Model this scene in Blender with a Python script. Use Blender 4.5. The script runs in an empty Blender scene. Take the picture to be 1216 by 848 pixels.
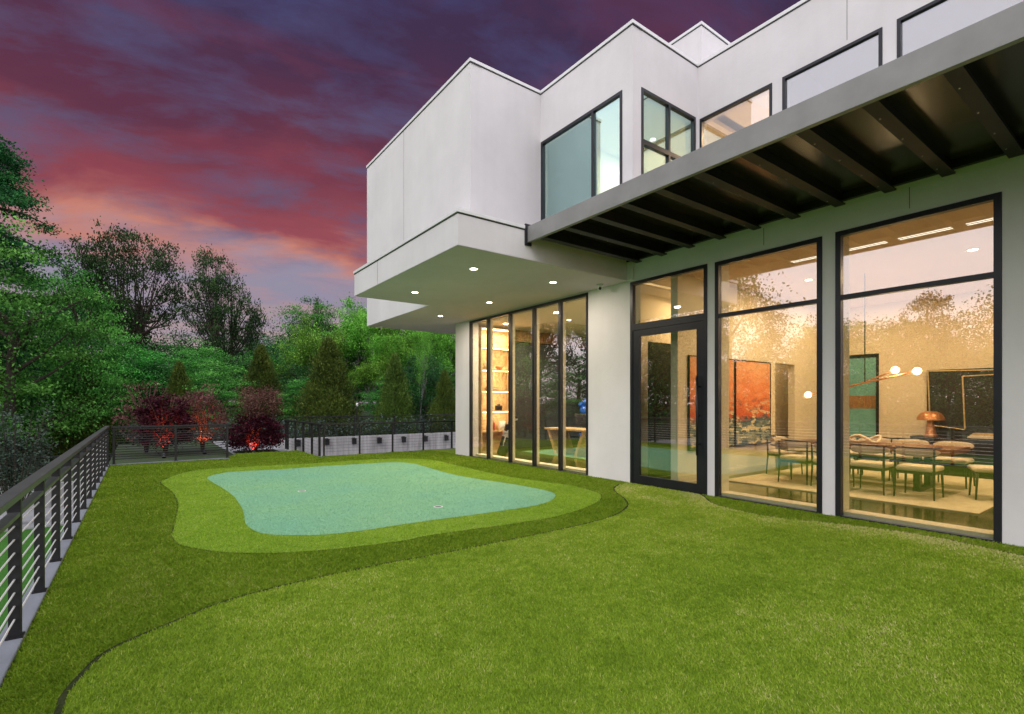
import bpy, bmesh, math, random
import numpy as np
from mathutils import Vector, Matrix
from mathutils.geometry import tessellate_polygon
R = math.radians
PI = math.pi
random.seed(7)
sc = bpy.context.scene
COL = sc.collection

# ------------------------------------------------------------------ tables (metres)
SEAM = [(-0.33, 3.36), (-0.32, 3.57), (-0.26, 3.79), (-0.19, 3.98), (-0.07, 4.11), (0.14, 4.25), (0.47, 4.46), (0.7, 4.53), (1.03, 4.59), (1.43, 4.61), (1.91, 4.63), (2.34, 4.6), (2.83, 4.6), (3.38, 4.6), (4.0, 4.61), (4.56, 4.64), (5.14, 4.72), (5.64, 4.93), (5.97, 5.16), (6.3, 5.53), (6.56, 5.92), (6.84, 6.23), (7.2, 6.45), (7.43, 6.52)]
FRINGE = [(0.31, 11.8), (0.42, 12.38), (0.74, 13.2), (1.25, 13.59), (2.24, 13.51), (3.39, 13.33), (4.72, 13.32), (5.65, 13.09), (6.28, 12.37), (6.28, 11.21), (6.19, 9.61), (6.19, 8.43), (6.33, 7.59), (6.45, 7.0), (6.42, 6.54), (6.3, 6.11), (6.15, 5.87), (5.8, 5.58), (5.15, 5.29), (4.47, 5.14), (3.79, 5.16), (3.22, 5.23), (2.68, 5.28), (2.41, 5.25), (2.18, 5.27), (1.99, 5.3), (1.68, 5.37), (1.3, 5.5), (1.03, 5.65), (0.69, 5.94), (0.45, 6.31), (0.33, 6.59), (0.29, 6.98), (0.33, 7.56), (0.4, 8.36), (0.46, 9.4), (0.43, 10.55)]
GREEN = [(1.1, 11.99), (1.3, 12.47), (1.69, 12.71), (2.5, 12.53), (3.43, 12.54), (4.4, 12.44), (5.02, 12.37), (5.36, 12.15), (5.52, 11.76), (5.5, 11.02), (5.38, 9.59), (5.48, 8.5), (5.65, 7.69), (5.71, 6.85), (5.64, 6.48), (5.43, 6.22), (5.14, 6.01), (4.79, 5.89), (4.32, 5.87), (3.63, 5.9), (3.03, 5.95), (2.46, 5.96), (2.11, 5.96), (1.72, 6.04), (1.46, 6.2), (1.2, 6.45), (1.1, 6.76), (1.08, 7.2), (1.18, 8.12), (1.23, 9.26), (1.2, 10.25), (1.13, 11.15)]
SEAM_B = [(7.39, 4.75), (7.07, 4.43), (6.89, 3.89), (6.87, 3.38), (7.08, 2.93), (7.26, 2.43), (7.33, 2.02), (7.3, 1.54), (7.14, 1.05)]
TREES = [
    ('feathery', 0, -6.28, 34.39, -2.0, 16.34, 5.12, 'tree', 'tall dark feathery tree at the left edge, highest of all against the red sky', None),
    ('layered', 0, -4.1, 27.83, -2.0, 10.74, 3.33, 'tree', 'large bright green layered tree in front of the tall feathery tree', None),
    ('layered', 1, -2.26, 29.58, -1.5, 9.05, 2.32, 'tree', 'mid green layered tree just above the broad olive cypress', None),
    ('open', 0, -0.61, 52.56, -1.0, 16.68, 4.62, 'tree', 'dark tree with leaning bare trunks and a see-through crown against the salmon sky', None),
    ('open', 1, 5.72, 49.15, -1.0, 15.15, 3.51, 'tree', 'slim dark tree with thin upswept limbs, right of the tree with leaning trunks', None),
    ('dense', 0, -5.51, 41.27, -1.5, 9.44, 3.9, 'tree', 'dark dense tree filling in behind the bright layered tree at far left', None),
    ('layered', 0, -0.56, 35.15, -1.2, 6.48, 2.89, 'tree', 'spreading bright green maple above the corner of the left railing', None),
    ('layered', 1, 1.59, 37.3, -1.0, 6.06, 2.84, 'tree', 'green maple behind the yellowish little cypress', None),
    ('layered', 0, 2.97, 30.08, -0.8, 4.43, 2.08, 'tree', 'low fresh green maple between the yellowish cypress and the pink leaved maple', None),
    ('layered', 1, -1.51, 32.13, -1.4, 4.53, 2.0, 'tree', 'emerald leaved low maple right beside the olive cypress near the railing corner', None),
    ('dense', 1, -4.47, 61.6, -1.0, 15.07, 4.7, 'tree', 'dark round tree below the crown of the tree with leaning trunks', None),
    ('dense', 0, 3.03, 59.82, -1.0, 9.71, 5.0, 'tree', 'dark dense tree below the gap between the two see-through trees', None),
    ('dense', 1, 9.73, 52.41, -1.0, 8.62, 3.68, 'tree', 'low dark tree in the dip of the treeline right of the slim dark tree', None),
    ('dense', 0, 11.43, 48.68, -0.8, 10.16, 3.68, 'tree', 'dark bushy tree left of the bright green wood, rising behind two cypresses', None),
    ('open', 2, 12.82, 45.18, -0.8, 11.14, 2.2, 'tree', 'thin sparse tree with its twiggy top above the dark bushy tree', None),
    ('light', 0, 12.81, 37.74, -0.5, 9.71, 3.16, 'tree', 'bright green tree whose crown tops the wood beside the balcony corner', None),
    ('light', 1, 14.64, 33.91, -0.5, 8.4, 2.88, 'tree', 'yellow-green tree with a grey trunk, under the white upper storey', None),
    ('light', 0, 18.48, 34.81, -0.5, 9.39, 2.99, 'tree', 'bright green tree next to the white corner column of the house', None),
    ('light', 1, 12.41, 31.83, -0.4, 5.41, 2.2, 'tree', 'smaller light green tree in front of the wood, right of the broad cypress', None),
    ('dense', 1, 14.52, 29.04, -0.4, 5.15, 2.13, 'tree', 'dark green tree behind the pale birch trunks', None),
    ('light', 1, 20.3, 32.24, -0.5, 9.52, 3.16, 'tree', 'bright green tree mostly hidden behind the white corner column of the house', None),
    ('birch', 0, 13.73, 28.38, -0.3, 6.91, 1.14, 'tree', 'birch with pale thin twin trunks rising behind the far railing', None),
    ('cypress', 0, -2.03, 30.03, -1.8, 5.42, 1.61, 'cypress', 'broad olive cypress just left of the corner of the left railing', None),
    ('cypress', 1, 1.52, 29.29, -0.6, 4.11, 1.06, 'cypress', 'small yellowish cypress behind the dark red and pink maples', None),
    ('cypress', 0, 5.76, 32.99, -0.5, 5.4, 1.8, 'cypress', 'olive cypress rising behind the maple with the glowing base', None),
    ('cypress', 1, 8.23, 28.07, -0.3, 5.33, 2.01, 'cypress', 'broad yellow-green cypress behind the steps railing, widest in the row', None),
    ('cypress', 0, 11.76, 27.35, -0.3, 4.65, 1.35, 'cypress', 'brownish column-shaped cypress left of the birch trunks', None),
    ('cypress', 1, -4.64, 30.09, -1.8, 4.5, 1.07, 'cypress', 'yellowish cypress cut by the left edge of the picture', None),
    ('cypress', 1, 14.54, 26.54, -0.3, 3.75, 1.1, 'cypress', 'narrow olive cypress touching the white corner column of the house', None),
]

XW = 7.6          # outer face of the ground-floor front wall
ZT = 8.81         # top of the parapets

# ------------------------------------------------------------------ materials
def newmat(name):
    m = bpy.data.materials.new(name); m.use_nodes = True
    nt = m.node_tree; b = nt.nodes['Principled BSDF']
    return m, nt, b
def N(nt, t, **kw):
    n = nt.nodes.new(t)
    for k, v in kw.items(): setattr(n, k, v)
    return n
def coords(nt, scale=None, kind='Object'):
    tc = N(nt, 'ShaderNodeTexCoord'); mp = N(nt, 'ShaderNodeMapping')
    nt.links.new(tc.outputs[kind], mp.inputs[0])
    if scale: mp.inputs['Scale'].default_value = scale
    return mp.outputs[0]
def noise(nt, vec, scale, detail=4, rough=.55, dist=0):
    n = N(nt, 'ShaderNodeTexNoise'); nt.links.new(vec, n.inputs['Vector'])
    n.inputs['Scale'].default_value = scale; n.inputs['Detail'].default_value = detail
    n.inputs['Roughness'].default_value = rough; n.inputs['Distortion'].default_value = dist
    return n.outputs['Fac']
def ramp(nt, fac, stops, interp='LINEAR'):
    r = N(nt, 'ShaderNodeValToRGB'); nt.links.new(fac, r.inputs[0])
    cr = r.color_ramp; cr.interpolation = interp
    while len(cr.elements) < len(stops): cr.elements.new(.5)
    for e, (p, c) in zip(cr.elements, stops):
        e.position = p; e.color = (*c, 1) if len(c) == 3 else c
    return r.outputs[0]
def mixc(nt, f, a, b, mode='MIX'):
    m = N(nt, 'ShaderNodeMix', data_type='RGBA', blend_type=mode)
    for s, v in ((m.inputs[0], f), (m.inputs[6], a), (m.inputs[7], b)):
        if isinstance(v, (int, float)): s.default_value = v
        elif isinstance(v, tuple): s.default_value = (*v, 1)
        else: nt.links.new(v, s)
    return m.outputs[2]
def math_(nt, op, a, b=None, clamp=False):
    m = N(nt, 'ShaderNodeMath', operation=op, use_clamp=clamp)
    for s, v in ((m.inputs[0], a), (m.inputs[1], b)):
        if v is None: continue
        if isinstance(v, (int, float)): s.default_value = v
        else: nt.links.new(v, s)
    return m.outputs[0]
def bump(nt, b, h, strength=.3, dist=.01):
    n = N(nt, 'ShaderNodeBump'); nt.links.new(h, n.inputs['Height'])
    n.inputs['Strength'].default_value = strength; n.inputs['Distance'].default_value = dist
    nt.links.new(n.outputs[0], b.inputs['Normal'])
def simple(name, col, rough=.5, metal=0, var=.12, scale=6, bumpk=0, bscale=80, spec=.5):
    m, nt, b = newmat(name)
    v = coords(nt)
    f = noise(nt, v, scale, 5)
    lo = tuple(c*(1-var) for c in col); hi = tuple(min(1, c*(1+var)) for c in col)
    nt.links.new(ramp(nt, f, [(.3, lo), (.7, hi)]), b.inputs['Base Color'])
    b.inputs['Roughness'].default_value = rough; b.inputs['Metallic'].default_value = metal
    b.inputs['Specular IOR Level'].default_value = spec
    if bumpk: bump(nt, b, noise(nt, v, bscale, 3), bumpk, .004)
    return m

M = {}
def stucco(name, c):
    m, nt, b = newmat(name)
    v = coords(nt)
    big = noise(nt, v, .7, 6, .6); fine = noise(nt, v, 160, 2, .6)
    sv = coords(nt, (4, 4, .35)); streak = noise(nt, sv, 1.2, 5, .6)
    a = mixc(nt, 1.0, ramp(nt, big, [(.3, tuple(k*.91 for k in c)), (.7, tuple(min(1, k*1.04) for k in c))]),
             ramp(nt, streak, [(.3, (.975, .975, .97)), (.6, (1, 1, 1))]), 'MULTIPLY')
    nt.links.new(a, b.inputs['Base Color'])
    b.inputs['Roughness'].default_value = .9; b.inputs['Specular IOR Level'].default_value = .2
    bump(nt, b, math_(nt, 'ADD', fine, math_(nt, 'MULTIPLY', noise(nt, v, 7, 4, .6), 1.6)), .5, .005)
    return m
M['stucco'] = stucco('white_stucco', (.72, .70, .715))
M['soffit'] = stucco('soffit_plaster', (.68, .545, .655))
M['coping'] = simple('coping_metal', (.72, .72, .73), .45, .1, .05)
M['joint'] = simple('dark_joint', (.16, .16, .16), .9)
M['groove'] = simple('coping_shadow_gap', (.04, .04, .045), .8)
M['dark'] = simple('black_aluminium', (.018, .019, .024), .38, .3, .2, 3)
M['bronze'] = simple('bronze_steel', (.011, .010, .0095), .62, .1, .3, 5, .1, 40)
M['fascia'] = simple('grey_steel_fascia', (.25, .247, .243), .55, .25, .12, 3, .1, 120)
M['panel'] = simple('dark_roof_panel', (.05, .043, .038), .24, .4, .3, 1.5)
M['rail'] = simple('black_powder_coat', (.013, .013, .015), .42, .2, .3, 9)
M['railtop'] = simple('grey_handrail_metal', (.10, .103, .11), .36, .5, .15, 6)
M['cable'] = simple('stainless_cable', (.78, .78, .78), .35, .3, .05)
M['cable_dark'] = simple('black_cable', (.03, .03, .032), .4, .5, .1)
M['steelbright'] = simple('bright_steel', (.7, .7, .7), .25, .9, .05)
M['concrete'] = None
def concrete(name, c, form=True):
    m, nt, b = newmat(name)
    v = coords(nt)
    a = ramp(nt, noise(nt, v, 1.1, 8, .65), [(.25, tuple(k*.72 for k in c)), (.5, c), (.78, tuple(k*1.15 for k in c))])
    st = noise(nt, coords(nt, (5, 5, .3)), 1.0, 6, .65)
    a = mixc(nt, 1.0, a, ramp(nt, st, [(.32, (.62, .61, .6)), (.58, (1, 1, 1))]), 'MULTIPLY') if form else a
    nt.links.new(a, b.inputs['Base Color']); b.inputs['Roughness'].default_value = .88
    bump(nt, b, noise(nt, v, 60, 4), .35, .006)
    return m
M['concrete'] = concrete('board_formed_concrete', (.40, .395, .40))
M['paving'] = concrete('concrete_paving', (.30, .30, .32), False)
M['kerb'] = concrete('kerb_concrete', (.17, .185, .215), False)
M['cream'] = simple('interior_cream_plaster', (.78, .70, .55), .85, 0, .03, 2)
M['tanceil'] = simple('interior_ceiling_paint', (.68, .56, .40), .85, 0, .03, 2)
M['charcoal'] = simple('charcoal_wall', (.035, .04, .038), .7, 0, .2, 2)
M['fabric'] = simple('cream_boucle', (.72, .64, .50), .95, 0, .10, 60, .6, 300)
M['blackwood'] = simple('ebonised_wood', (.016, .013, .012), .4, 0, .3, 12)
M['rug'] = simple('cream_wool_rug', (.70, .62, .46), .97, 0, .10, 8, .6, 260)
M['white'] = simple('white_plastic', (.75, .75, .74), .4, 0, .03)
M['blue'] = simple('blue_gloss', (.02, .10, .55), .25, 0, .2, 8)
M['terracotta'] = simple('terracotta_glaze', (.42, .15, .06), .5, 0, .2, 8)
M['copper'] = simple('copper_satin', (.55, .27, .14), .35, .6, .1, 8)
M['red'] = simple('red_gloss', (.35, .03, .02), .4, 0, .1)
M['blackplastic'] = simple('black_plastic', (.012, .012, .013), .35, 0, .2)
M['gold'] = simple('pale_gold_strip', (.75, .62, .36), .4, .3, .05)
def wood(name, c, rough, scale=(1, 14, 14), coat=0):
    m, nt, b = newmat(name)
    v = coords(nt, scale)
    g = noise(nt, v, 1.6, 8, .6, 1.2)
    nt.links.new(ramp(nt, g, [(.3, tuple(k*.55 for k in c)), (.5, c), (.72, tuple(k*1.35 for k in c))]), b.inputs['Base Color'])
    b.inputs['Roughness'].default_value = rough; b.inputs['Coat Weight'].default_value = coat
    b.inputs['Coat Roughness'].default_value = .08
    return m
M['floor'] = wood('dark_polished_floor', (.035, .018, .010), .16, (9, .8, 9), .6)
M['tablewood'] = wood('walnut_slab', (.26, .125, .05), .4, (9, 1, 9), .2)
M['oak'] = wood('oak_shelf', (.60, .42, .22), .5, (2, 10, 2))
M['walnutpanel'] = wood('walnut_panel', (.30, .16, .075), .5, (12, 12, 1))
def glassmat(name, tint, refl, r0, scale_=1.0):
    m, nt, b = newmat(name); nt.nodes.remove(b)
    out = nt.nodes['Material Output']
    tr = N(nt, 'ShaderNodeBsdfTransparent'); gl = N(nt, 'ShaderNodeBsdfGlossy'); mx = N(nt, 'ShaderNodeMixShader')
    tr.inputs[0].default_value = (*tint, 1); gl.inputs[0].default_value = (*refl, 1); gl.inputs['Roughness'].default_value = 0
    geo = N(nt, 'ShaderNodeNewGeometry'); vd = N(nt, 'ShaderNodeVectorMath', operation='DOT_PRODUCT')
    nt.links.new(geo.outputs['Incoming'], vd.inputs[0]); nt.links.new(geo.outputs['Normal'], vd.inputs[1])
    c = math_(nt, 'SUBTRACT', 1, math_(nt, 'ABSOLUTE', vd.outputs['Value']))
    f = math_(nt, 'ADD', math_(nt, 'MULTIPLY', math_(nt, 'POWER', c, 5), 1-r0), r0, True)
    wv = N(nt, 'ShaderNodeBump'); wv.inputs['Strength'].default_value = .02; wv.inputs['Distance'].default_value = .01
    nt.links.new(noise(nt, coords(nt), .9, 1), wv.inputs['Height']); nt.links.new(wv.outputs[0], gl.inputs['Normal'])
    nt.links.new(f, mx.inputs[0]); nt.links.new(tr.outputs[0], mx.inputs[1]); nt.links.new(gl.outputs[0], mx.inputs[2])
    nt.links.new(mx.outputs[0], out.inputs[0])
    return m
M['glass'] = glassmat('coated_glass', (.96, .97, .93), (1, .97, .99), .245)
M['glass_up'] = glassmat('tinted_upper_glass', (.72, .84, .84), (.72, .97, .96), .46)
M['glass_pale'] = glassmat('mirror_coated_glass', (.85, .85, .85), (.95, .96, 1.0), .30)
M['glass_dark'] = glassmat('dark_interior_glass', (.25, .30, .28), (.8, .9, .85), .10)
def emit(name, col, s):
    m, nt, b = newmat(name)
    b.inputs['Base Color'].default_value = (.8, .8, .8, 1)
    b.inputs['Emission Color'].default_value = (*col, 1); b.inputs['Emission Strength'].default_value = s
    return m
M['lamp_warm'] = emit('lit_downlight', (1, .84, .58), 14)
M['lamp_globe'] = emit('lit_globe', (1, .80, .45), 8)
M['vent_glow'] = emit('glowing_vent_slot', (1, .95, .85), 1.6)
M['lamp_red'] = emit('lit_uplight', (1, .45, .2), 8)
M['strip_warm'] = emit('lit_shelf_strip', (1, .75, .42), 16)

# ground materials
def turf(name, a, b_, c, rough=.9, sc1=1.1):
    m, nt, b = newmat(name)
    v = coords(nt)
    f1 = noise(nt, v, sc1, 5, .6); f2 = noise(nt, v, 55, 3, .7); f3 = noise(nt, v, 7, 4, .6)
    col = ramp(nt, f2, [(.3, a), (.5, b_), (.72, c)])
    col = mixc(nt, 1.0, col, ramp(nt, f1, [(.3, (.86, .88, .82)), (.7, (1.08, 1.06, 1.02))]), 'MULTIPLY')
    col = mixc(nt, 1.0, col, ramp(nt, f3, [(.3, (.9, .92, .9)), (.7, (1.05, 1.04, 1.0))]), 'MULTIPLY')
    nt.links.new(col, b.inputs['Base Color']); b.inputs['Roughness'].default_value = rough
    b.inputs['Specular IOR Level'].default_value = .15
    bump(nt, b, f2, .8, .02)
    return m
M['lawn'] = turf('turf_base_light', (.13, .20, .020), (.19, .285, .03), (.27, .36, .06))
M['band'] = turf('turf_base_dark', (.11, .18, .014), (.165, .245, .02), (.22, .30, .036))
M['fringe'] = turf('turf_base_fringe', (.12, .21, .02), (.175, .285, .03), (.23, .34, .045))
M['seam'] = turf('turf_seam_dark', (.018, .026, .008), (.03, .04, .012), (.045, .055, .02))
M['lowlawn'] = turf('lower_lawn_grass', (.03, .11, .015), (.05, .17, .025), (.08, .22, .04), .9, .5)
def green_mat():
    m, nt, b = newmat('putting_green_turf')
    v = coords(nt)
    f1 = noise(nt, v, .55, 4, .6); f2 = noise(nt, v, 130, 3, .7); f3 = noise(nt, coords(nt, (1, 3.5, 1)), 2.2, 5, .6)
    col = ramp(nt, f2, [(.3, (.16, .345, .21)), (.7, (.23, .455, .28))])
    col = mixc(nt, 1.0, col, ramp(nt, f1, [(.3, (.86, .96, 1.06)), (.7, (1.15, 1.05, .84))]), 'MULTIPLY')
    col = mixc(nt, 1.0, col, ramp(nt, f3, [(.3, (.93, .94, .94)), (.7, (1.04, 1.03, 1.02))]), 'MULTIPLY')
    nt.links.new(col, b.inputs['Base Color']); b.inputs['Roughness'].default_value = .85
    b.inputs['Specular IOR Level'].default_value = .2
    bump(nt, b, f2, .4, .004)
    return m
M['green'] = green_mat()
def soil():
    m, nt, b = newmat('wood_floor_ground')
    v = coords(nt)
    nt.links.new(ramp(nt, noise(nt, v, 1.2, 8, .7), [(.3, (.018, .03, .010)), (.55, (.03, .055, .015)), (.75, (.06, .05, .03))]), b.inputs['Base Color'])
    b.inputs['Roughness'].default_value = .95
    bump(nt, b, noise(nt, v, 6, 6), .8, .1)
    return m
M['soil'] = soil()
def leafmat(name, stops, transl=.22, randv=.25):
    m, nt, b = newmat(name)
    if randv >= .25: stops = [(p, tuple(k*1.5 for k in c)) for p, c in stops]
    at = N(nt, 'ShaderNodeAttribute', attribute_name='tint'); oi = N(nt, 'ShaderNodeObjectInfo')
    col = ramp(nt, at.outputs['Fac'], stops)
    hs = N(nt, 'ShaderNodeHueSaturation'); nt.links.new(col, hs.inputs['Color'])
    nt.links.new(math_(nt, 'ADD', math_(nt, 'MULTIPLY', oi.outputs['Random'], randv*2), 1-randv), hs.inputs['Value'])
    nt.links.new(math_(nt, 'ADD', math_(nt, 'MULTIPLY', oi.outputs['Random'], .03), .485), hs.inputs['Hue'])
    nt.links.new(hs.outputs[0], b.inputs['Base Color'])
    b.inputs['Roughness'].default_value = .6; b.inputs['Specular IOR Level'].default_value = .12
    tl = N(nt, 'ShaderNodeBsdfTranslucent'); nt.links.new(hs.outputs[0], tl.inputs[0])
    mx = N(nt, 'ShaderNodeMixShader'); mx.inputs[0].default_value = transl
    nt.links.new(b.outputs[0], mx.inputs[1]); nt.links.new(tl.outputs[0], mx.inputs[2])
    nt.links.new(mx.outputs[0], nt.nodes['Material Output'].inputs[0])
    return m
M['leaf_layered'] = leafmat('leaf_layered', [(0, (.018, .075, .014)), (.5, (.052, .205, .032)), (1, (.15, .42, .08))])
M['leaf_open'] = leafmat('leaf_open', [(0, (.014, .036, .014)), (.5, (.030, .070, .022)), (1, (.07, .14, .040))], .22, .24)
M['leaf_dense'] = leafmat('leaf_dense', [(0, (.010, .036, .014)), (.5, (.024, .088, .026)), (1, (.07, .19, .05))])
M['leaf_feathery'] = leafmat('leaf_feathery', [(0, (.008, .042, .014)), (.5, (.016, .080, .022)), (1, (.04, .15, .035))])
M['leaf_light'] = leafmat('leaf_light', [(0, (.030, .085, .012)), (.5, (.098, .25, .026)), (1, (.23, .45, .07))])
M['leaf_cypress'] = leafmat('leaf_cypress', [(0, (.040, .072, .016)), (.5, (.088, .145, .024)), (1, (.18, .25, .045))], .22, .24)
M['leaf_maple'] = leafmat('leaf_maple', [(0, (.030, .006, .010)), (.5, (.062, .010, .018)), (1, (.13, .025, .035))], .3, .15)
M['leaf_pink'] = leafmat('leaf_pink', [(0, (.10, .035, .035)), (.5, (.17, .075, .07)), (1, (.27, .13, .12))], .3, .1)
M['leaf_grey'] = leafmat('leaf_grey', [(0, (.05, .08, .06)), (.5, (.085, .125, .10)), (1, (.14, .19, .16))], .2, .1)
M['leaf_blade'] = leafmat('leaf_blade', [(0, (.05, .10, .015)), (.5, (.10, .19, .024)), (1, (.19, .28, .05))], .3, 0)
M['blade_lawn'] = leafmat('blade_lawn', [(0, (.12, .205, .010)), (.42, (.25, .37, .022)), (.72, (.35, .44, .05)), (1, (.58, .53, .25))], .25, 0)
M['blade_band'] = leafmat('blade_band', [(0, (.11, .19, .010)), (.45, (.195, .305, .018)), (.8, (.27, .37, .035)), (1, (.42, .41, .16))], .2, 0)
M['blade_fringe'] = leafmat('blade_fringe', [(0, (.13, .25, .012)), (.45, (.24, .40, .022)), (.8, (.31, .45, .05)), (1, (.46, .48, .16))], .25, 0)
M['blade_green'] = leafmat('blade_green', [(0, (.16, .345, .205)), (.45, (.195, .405, .238)), (.8, (.225, .44, .26)), (1, (.275, .48, .30))], .15, 0)
M['bark'] = simple('dark_bark', (.045, .034, .026), .95, 0, .4, 5, .8, 12)
M['bark_red'] = simple('reddish_bark', (.09, .05, .035), .95, 0, .3, 5, .8, 12)
M['bark_grey'] = simple('grey_bark', (.14, .135, .125), .9, 0, .3, 4, .6, 12)
M['bark_pale'] = simple('pale_birch_bark', (.26, .26, .265), .8, 0, .3, 3, .5, 10)

# ------------------------------------------------------------------ mesh helpers
def link(name, bm, mat, parent=None, smooth=False):
    me = bpy.data.meshes.new(name); bm.to_mesh(me); bm.free()
    me.materials.append(M[mat] if isinstance(mat, str) else mat)
    if smooth:
        for p in me.polygons: p.use_smooth = True
    o = bpy.data.objects.new(name, me); COL.objects.link(o)
    if parent: o.parent = parent
    return o
def tag(o, label=None, cat=None, group=None, kind=None):
    if label: o['label'] = label
    if cat: o['category'] = cat
    if group: o['group'] = group
    if kind: o['kind'] = kind
    return o
def thing(name, label, cat, loc=(0, 0, 0), rz=0, group=None):
    o = bpy.data.objects.new(name, None); COL.objects.link(o)
    o.empty_display_size = .2
    o.location = loc; o.rotation_euler = (0, 0, rz)
    return tag(o, label, cat, group)
def copy_tree(o, parent=None):
    c = o.copy(); COL.objects.link(c)
    if parent: c.parent = parent
    for ch in [k for k in o.children]: copy_tree(ch, c)
    return c
def box(bm, x0, x1, y0, y1, z0, z1, bev=0):
    vs = [bm.verts.new(p) for p in ((x0,y0,z0),(x1,y0,z0),(x1,y1,z0),(x0,y1,z0),(x0,y0,z1),(x1,y0,z1),(x1,y1,z1),(x0,y1,z1))]
    fs = [bm.faces.new([vs[i] for i in f]) for f in ((3,2,1,0),(4,5,6,7),(0,1,5,4),(1,2,6,5),(2,3,7,6),(3,0,4,7))]
    if bev:
        es = list({e for f in fs for e in f.edges})
        bmesh.ops.bevel(bm, geom=es, offset=bev, segments=2, affect='EDGES', profile=.5)
def bx(*a, bev=0):
    bm = bmesh.new(); box(bm, *a, bev=bev); return bm
def tube(bm, pts, rad, n=8, caps=True):
    pts = [Vector(p) for p in pts]
    if isinstance(rad, (int, float)): rad = [rad]*len(pts)
    rings = []; up = Vector((0, 0, 1))
    for i, p in enumerate(pts):
        t = (pts[min(i+1, len(pts)-1)] - pts[max(i-1, 0)])
        t = t.normalized() if t.length > 1e-9 else Vector((0, 0, 1))
        a = t.cross(up if abs(t.z) < .95 else Vector((1, 0, 0))).normalized(); b = t.cross(a).normalized()
        rings.append([bm.verts.new(p + (a*math.cos(2*PI*k/n) + b*math.sin(2*PI*k/n))*rad[i]) for k in range(n)])
    for r0, r1 in zip(rings, rings[1:]):
        for k in range(n): bm.faces.new((r0[k], r0[(k+1) % n], r1[(k+1) % n], r1[k]))
    if caps:
        bm.faces.new(rings[0][::-1]); bm.faces.new(rings[-1])
def lathe(bm, prof, n=24, c=(0, 0, 0)):
    rings = []
    for r, z in prof:
        rings.append([bm.verts.new((c[0]+r*math.cos(2*PI*k/n), c[1]+r*math.sin(2*PI*k/n), c[2]+z)) for k in range(n)] if r > 1e-6 else [bm.verts.new((c[0], c[1], c[2]+z))])
    for a, b in zip(rings, rings[1:]):
        for k in range(n):
            k2 = (k+1) % n
            if len(a) == 1 and len(b) == 1: continue
            if len(a) == 1: bm.faces.new((a[0], b[k], b[k2]))
            elif len(b) == 1: bm.faces.new((a[k], a[k2], b[0]))
            else: bm.faces.new((a[k], a[k2], b[k2], b[k]))
    bmesh.ops.recalc_face_normals(bm, faces=bm.faces)
def poly_prism(bm, pts, z0, z1):
    lo = [bm.verts.new((x, y, z0)) for x, y in pts]; hi = [bm.verts.new((x, y, z1)) for x, y in pts]
    n = len(pts)
    for a, b, c in tessellate_polygon([[Vector((x, y, 0)) for x, y in pts]]): bm.faces.new((lo[a], lo[b], lo[c])); bm.faces.new((hi[a], hi[b], hi[c]))
    for i in range(n): bm.faces.new((lo[i], lo[(i+1) % n], hi[(i+1) % n], hi[i]))
    bmesh.ops.recalc_face_normals(bm, faces=bm.faces)
def wall(axis, c0, c1, u0, u1, z0, z1, holes=()):
    """wall slab between c0..c1 along axis ('x' or 'y'), spanning u, z, with rectangular openings (ua, ub, za, zb)"""
    us = sorted({u0, u1, *[v for h in holes for v in h[:2]]}); zs = sorted({z0, z1, *[v for h in holes for v in h[2:]]})
    us = [u for u in us if u0 <= u <= u1]; zs = [z for z in zs if z0 <= z <= z1]
    solid = {}
    for i in range(len(us)-1):
        for j in range(len(zs)-1):
            cu, cz = (us[i]+us[i+1])/2, (zs[j]+zs[j+1])/2
            solid[i, j] = not any(h[0] < cu < h[1] and h[2] < cz < h[3] for h in holes)
    bm = bmesh.new(); cache = {}
    def V(c, u, z):
        k = (round(c, 5), round(u, 5), round(z, 5))
        if k not in cache: cache[k] = bm.verts.new((c, u, z) if axis == 'x' else (u, c, z))
        return cache[k]
    for (i, j), s in solid.items():
        if not s: continue
        a, b, p, q = us[i], us[i+1], zs[j], zs[j+1]
        bm.faces.new((V(c0,a,p), V(c0,b,p), V(c0,b,q), V(c0,a,q))); bm.faces.new((V(c1,a,p), V(c1,b,p), V(c1,b,q), V(c1,a,q)))
        if not solid.get((i-1, j)): bm.faces.new((V(c0,a,p), V(c1,a,p), V(c1,a,q), V(c0,a,q)))
        if not solid.get((i+1, j)): bm.faces.new((V(c0,b,p), V(c1,b,p), V(c1,b,q), V(c0,b,q)))
        if not solid.get((i, j-1)): bm.faces.new((V(c0,a,p), V(c1,a,p), V(c1,b,p), V(c0,b,p)))
        if not solid.get((i, j+1)): bm.faces.new((V(c0,a,q), V(c1,a,q), V(c1,b,q), V(c0,b,q)))
    bmesh.ops.recalc_face_normals(bm, faces=bm.faces)
    return bm
def smooth_loop(pts, k=6):
    n = len(pts); out = []
    for i in range(n):
        p0, p1, p2, p3 = (Vector(pts[(i+d) % n]) for d in (-1, 0, 1, 2))
        for s in range(k):
            t = s/k
            out.append(tuple(.5*((2*p1)+(p2-p0)*t+(2*p0-5*p1+4*p2-p3)*t*t+(3*p1-p0-3*p2+p3)*t**3)))
    return out
def smooth_open(pts, k=6):
    e = [tuple(2*Vector(pts[0])-Vector(pts[1]))]+list(pts)+[tuple(2*Vector(pts[-1])-Vector(pts[-2]))]; out = []
    for i in range(1, len(e)-2):
        p0, p1, p2, p3 = (Vector(e[i+d]) for d in (-1, 0, 1, 2))
        for s in range(k):
            t = s/k
            out.append(tuple(.5*((2*p1)+(p2-p0)*t+(2*p0-5*p1+4*p2-p3)*t*t+(3*p1-p0-3*p2+p3)*t**3)))
    return out+[tuple(pts[-1])]
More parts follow.
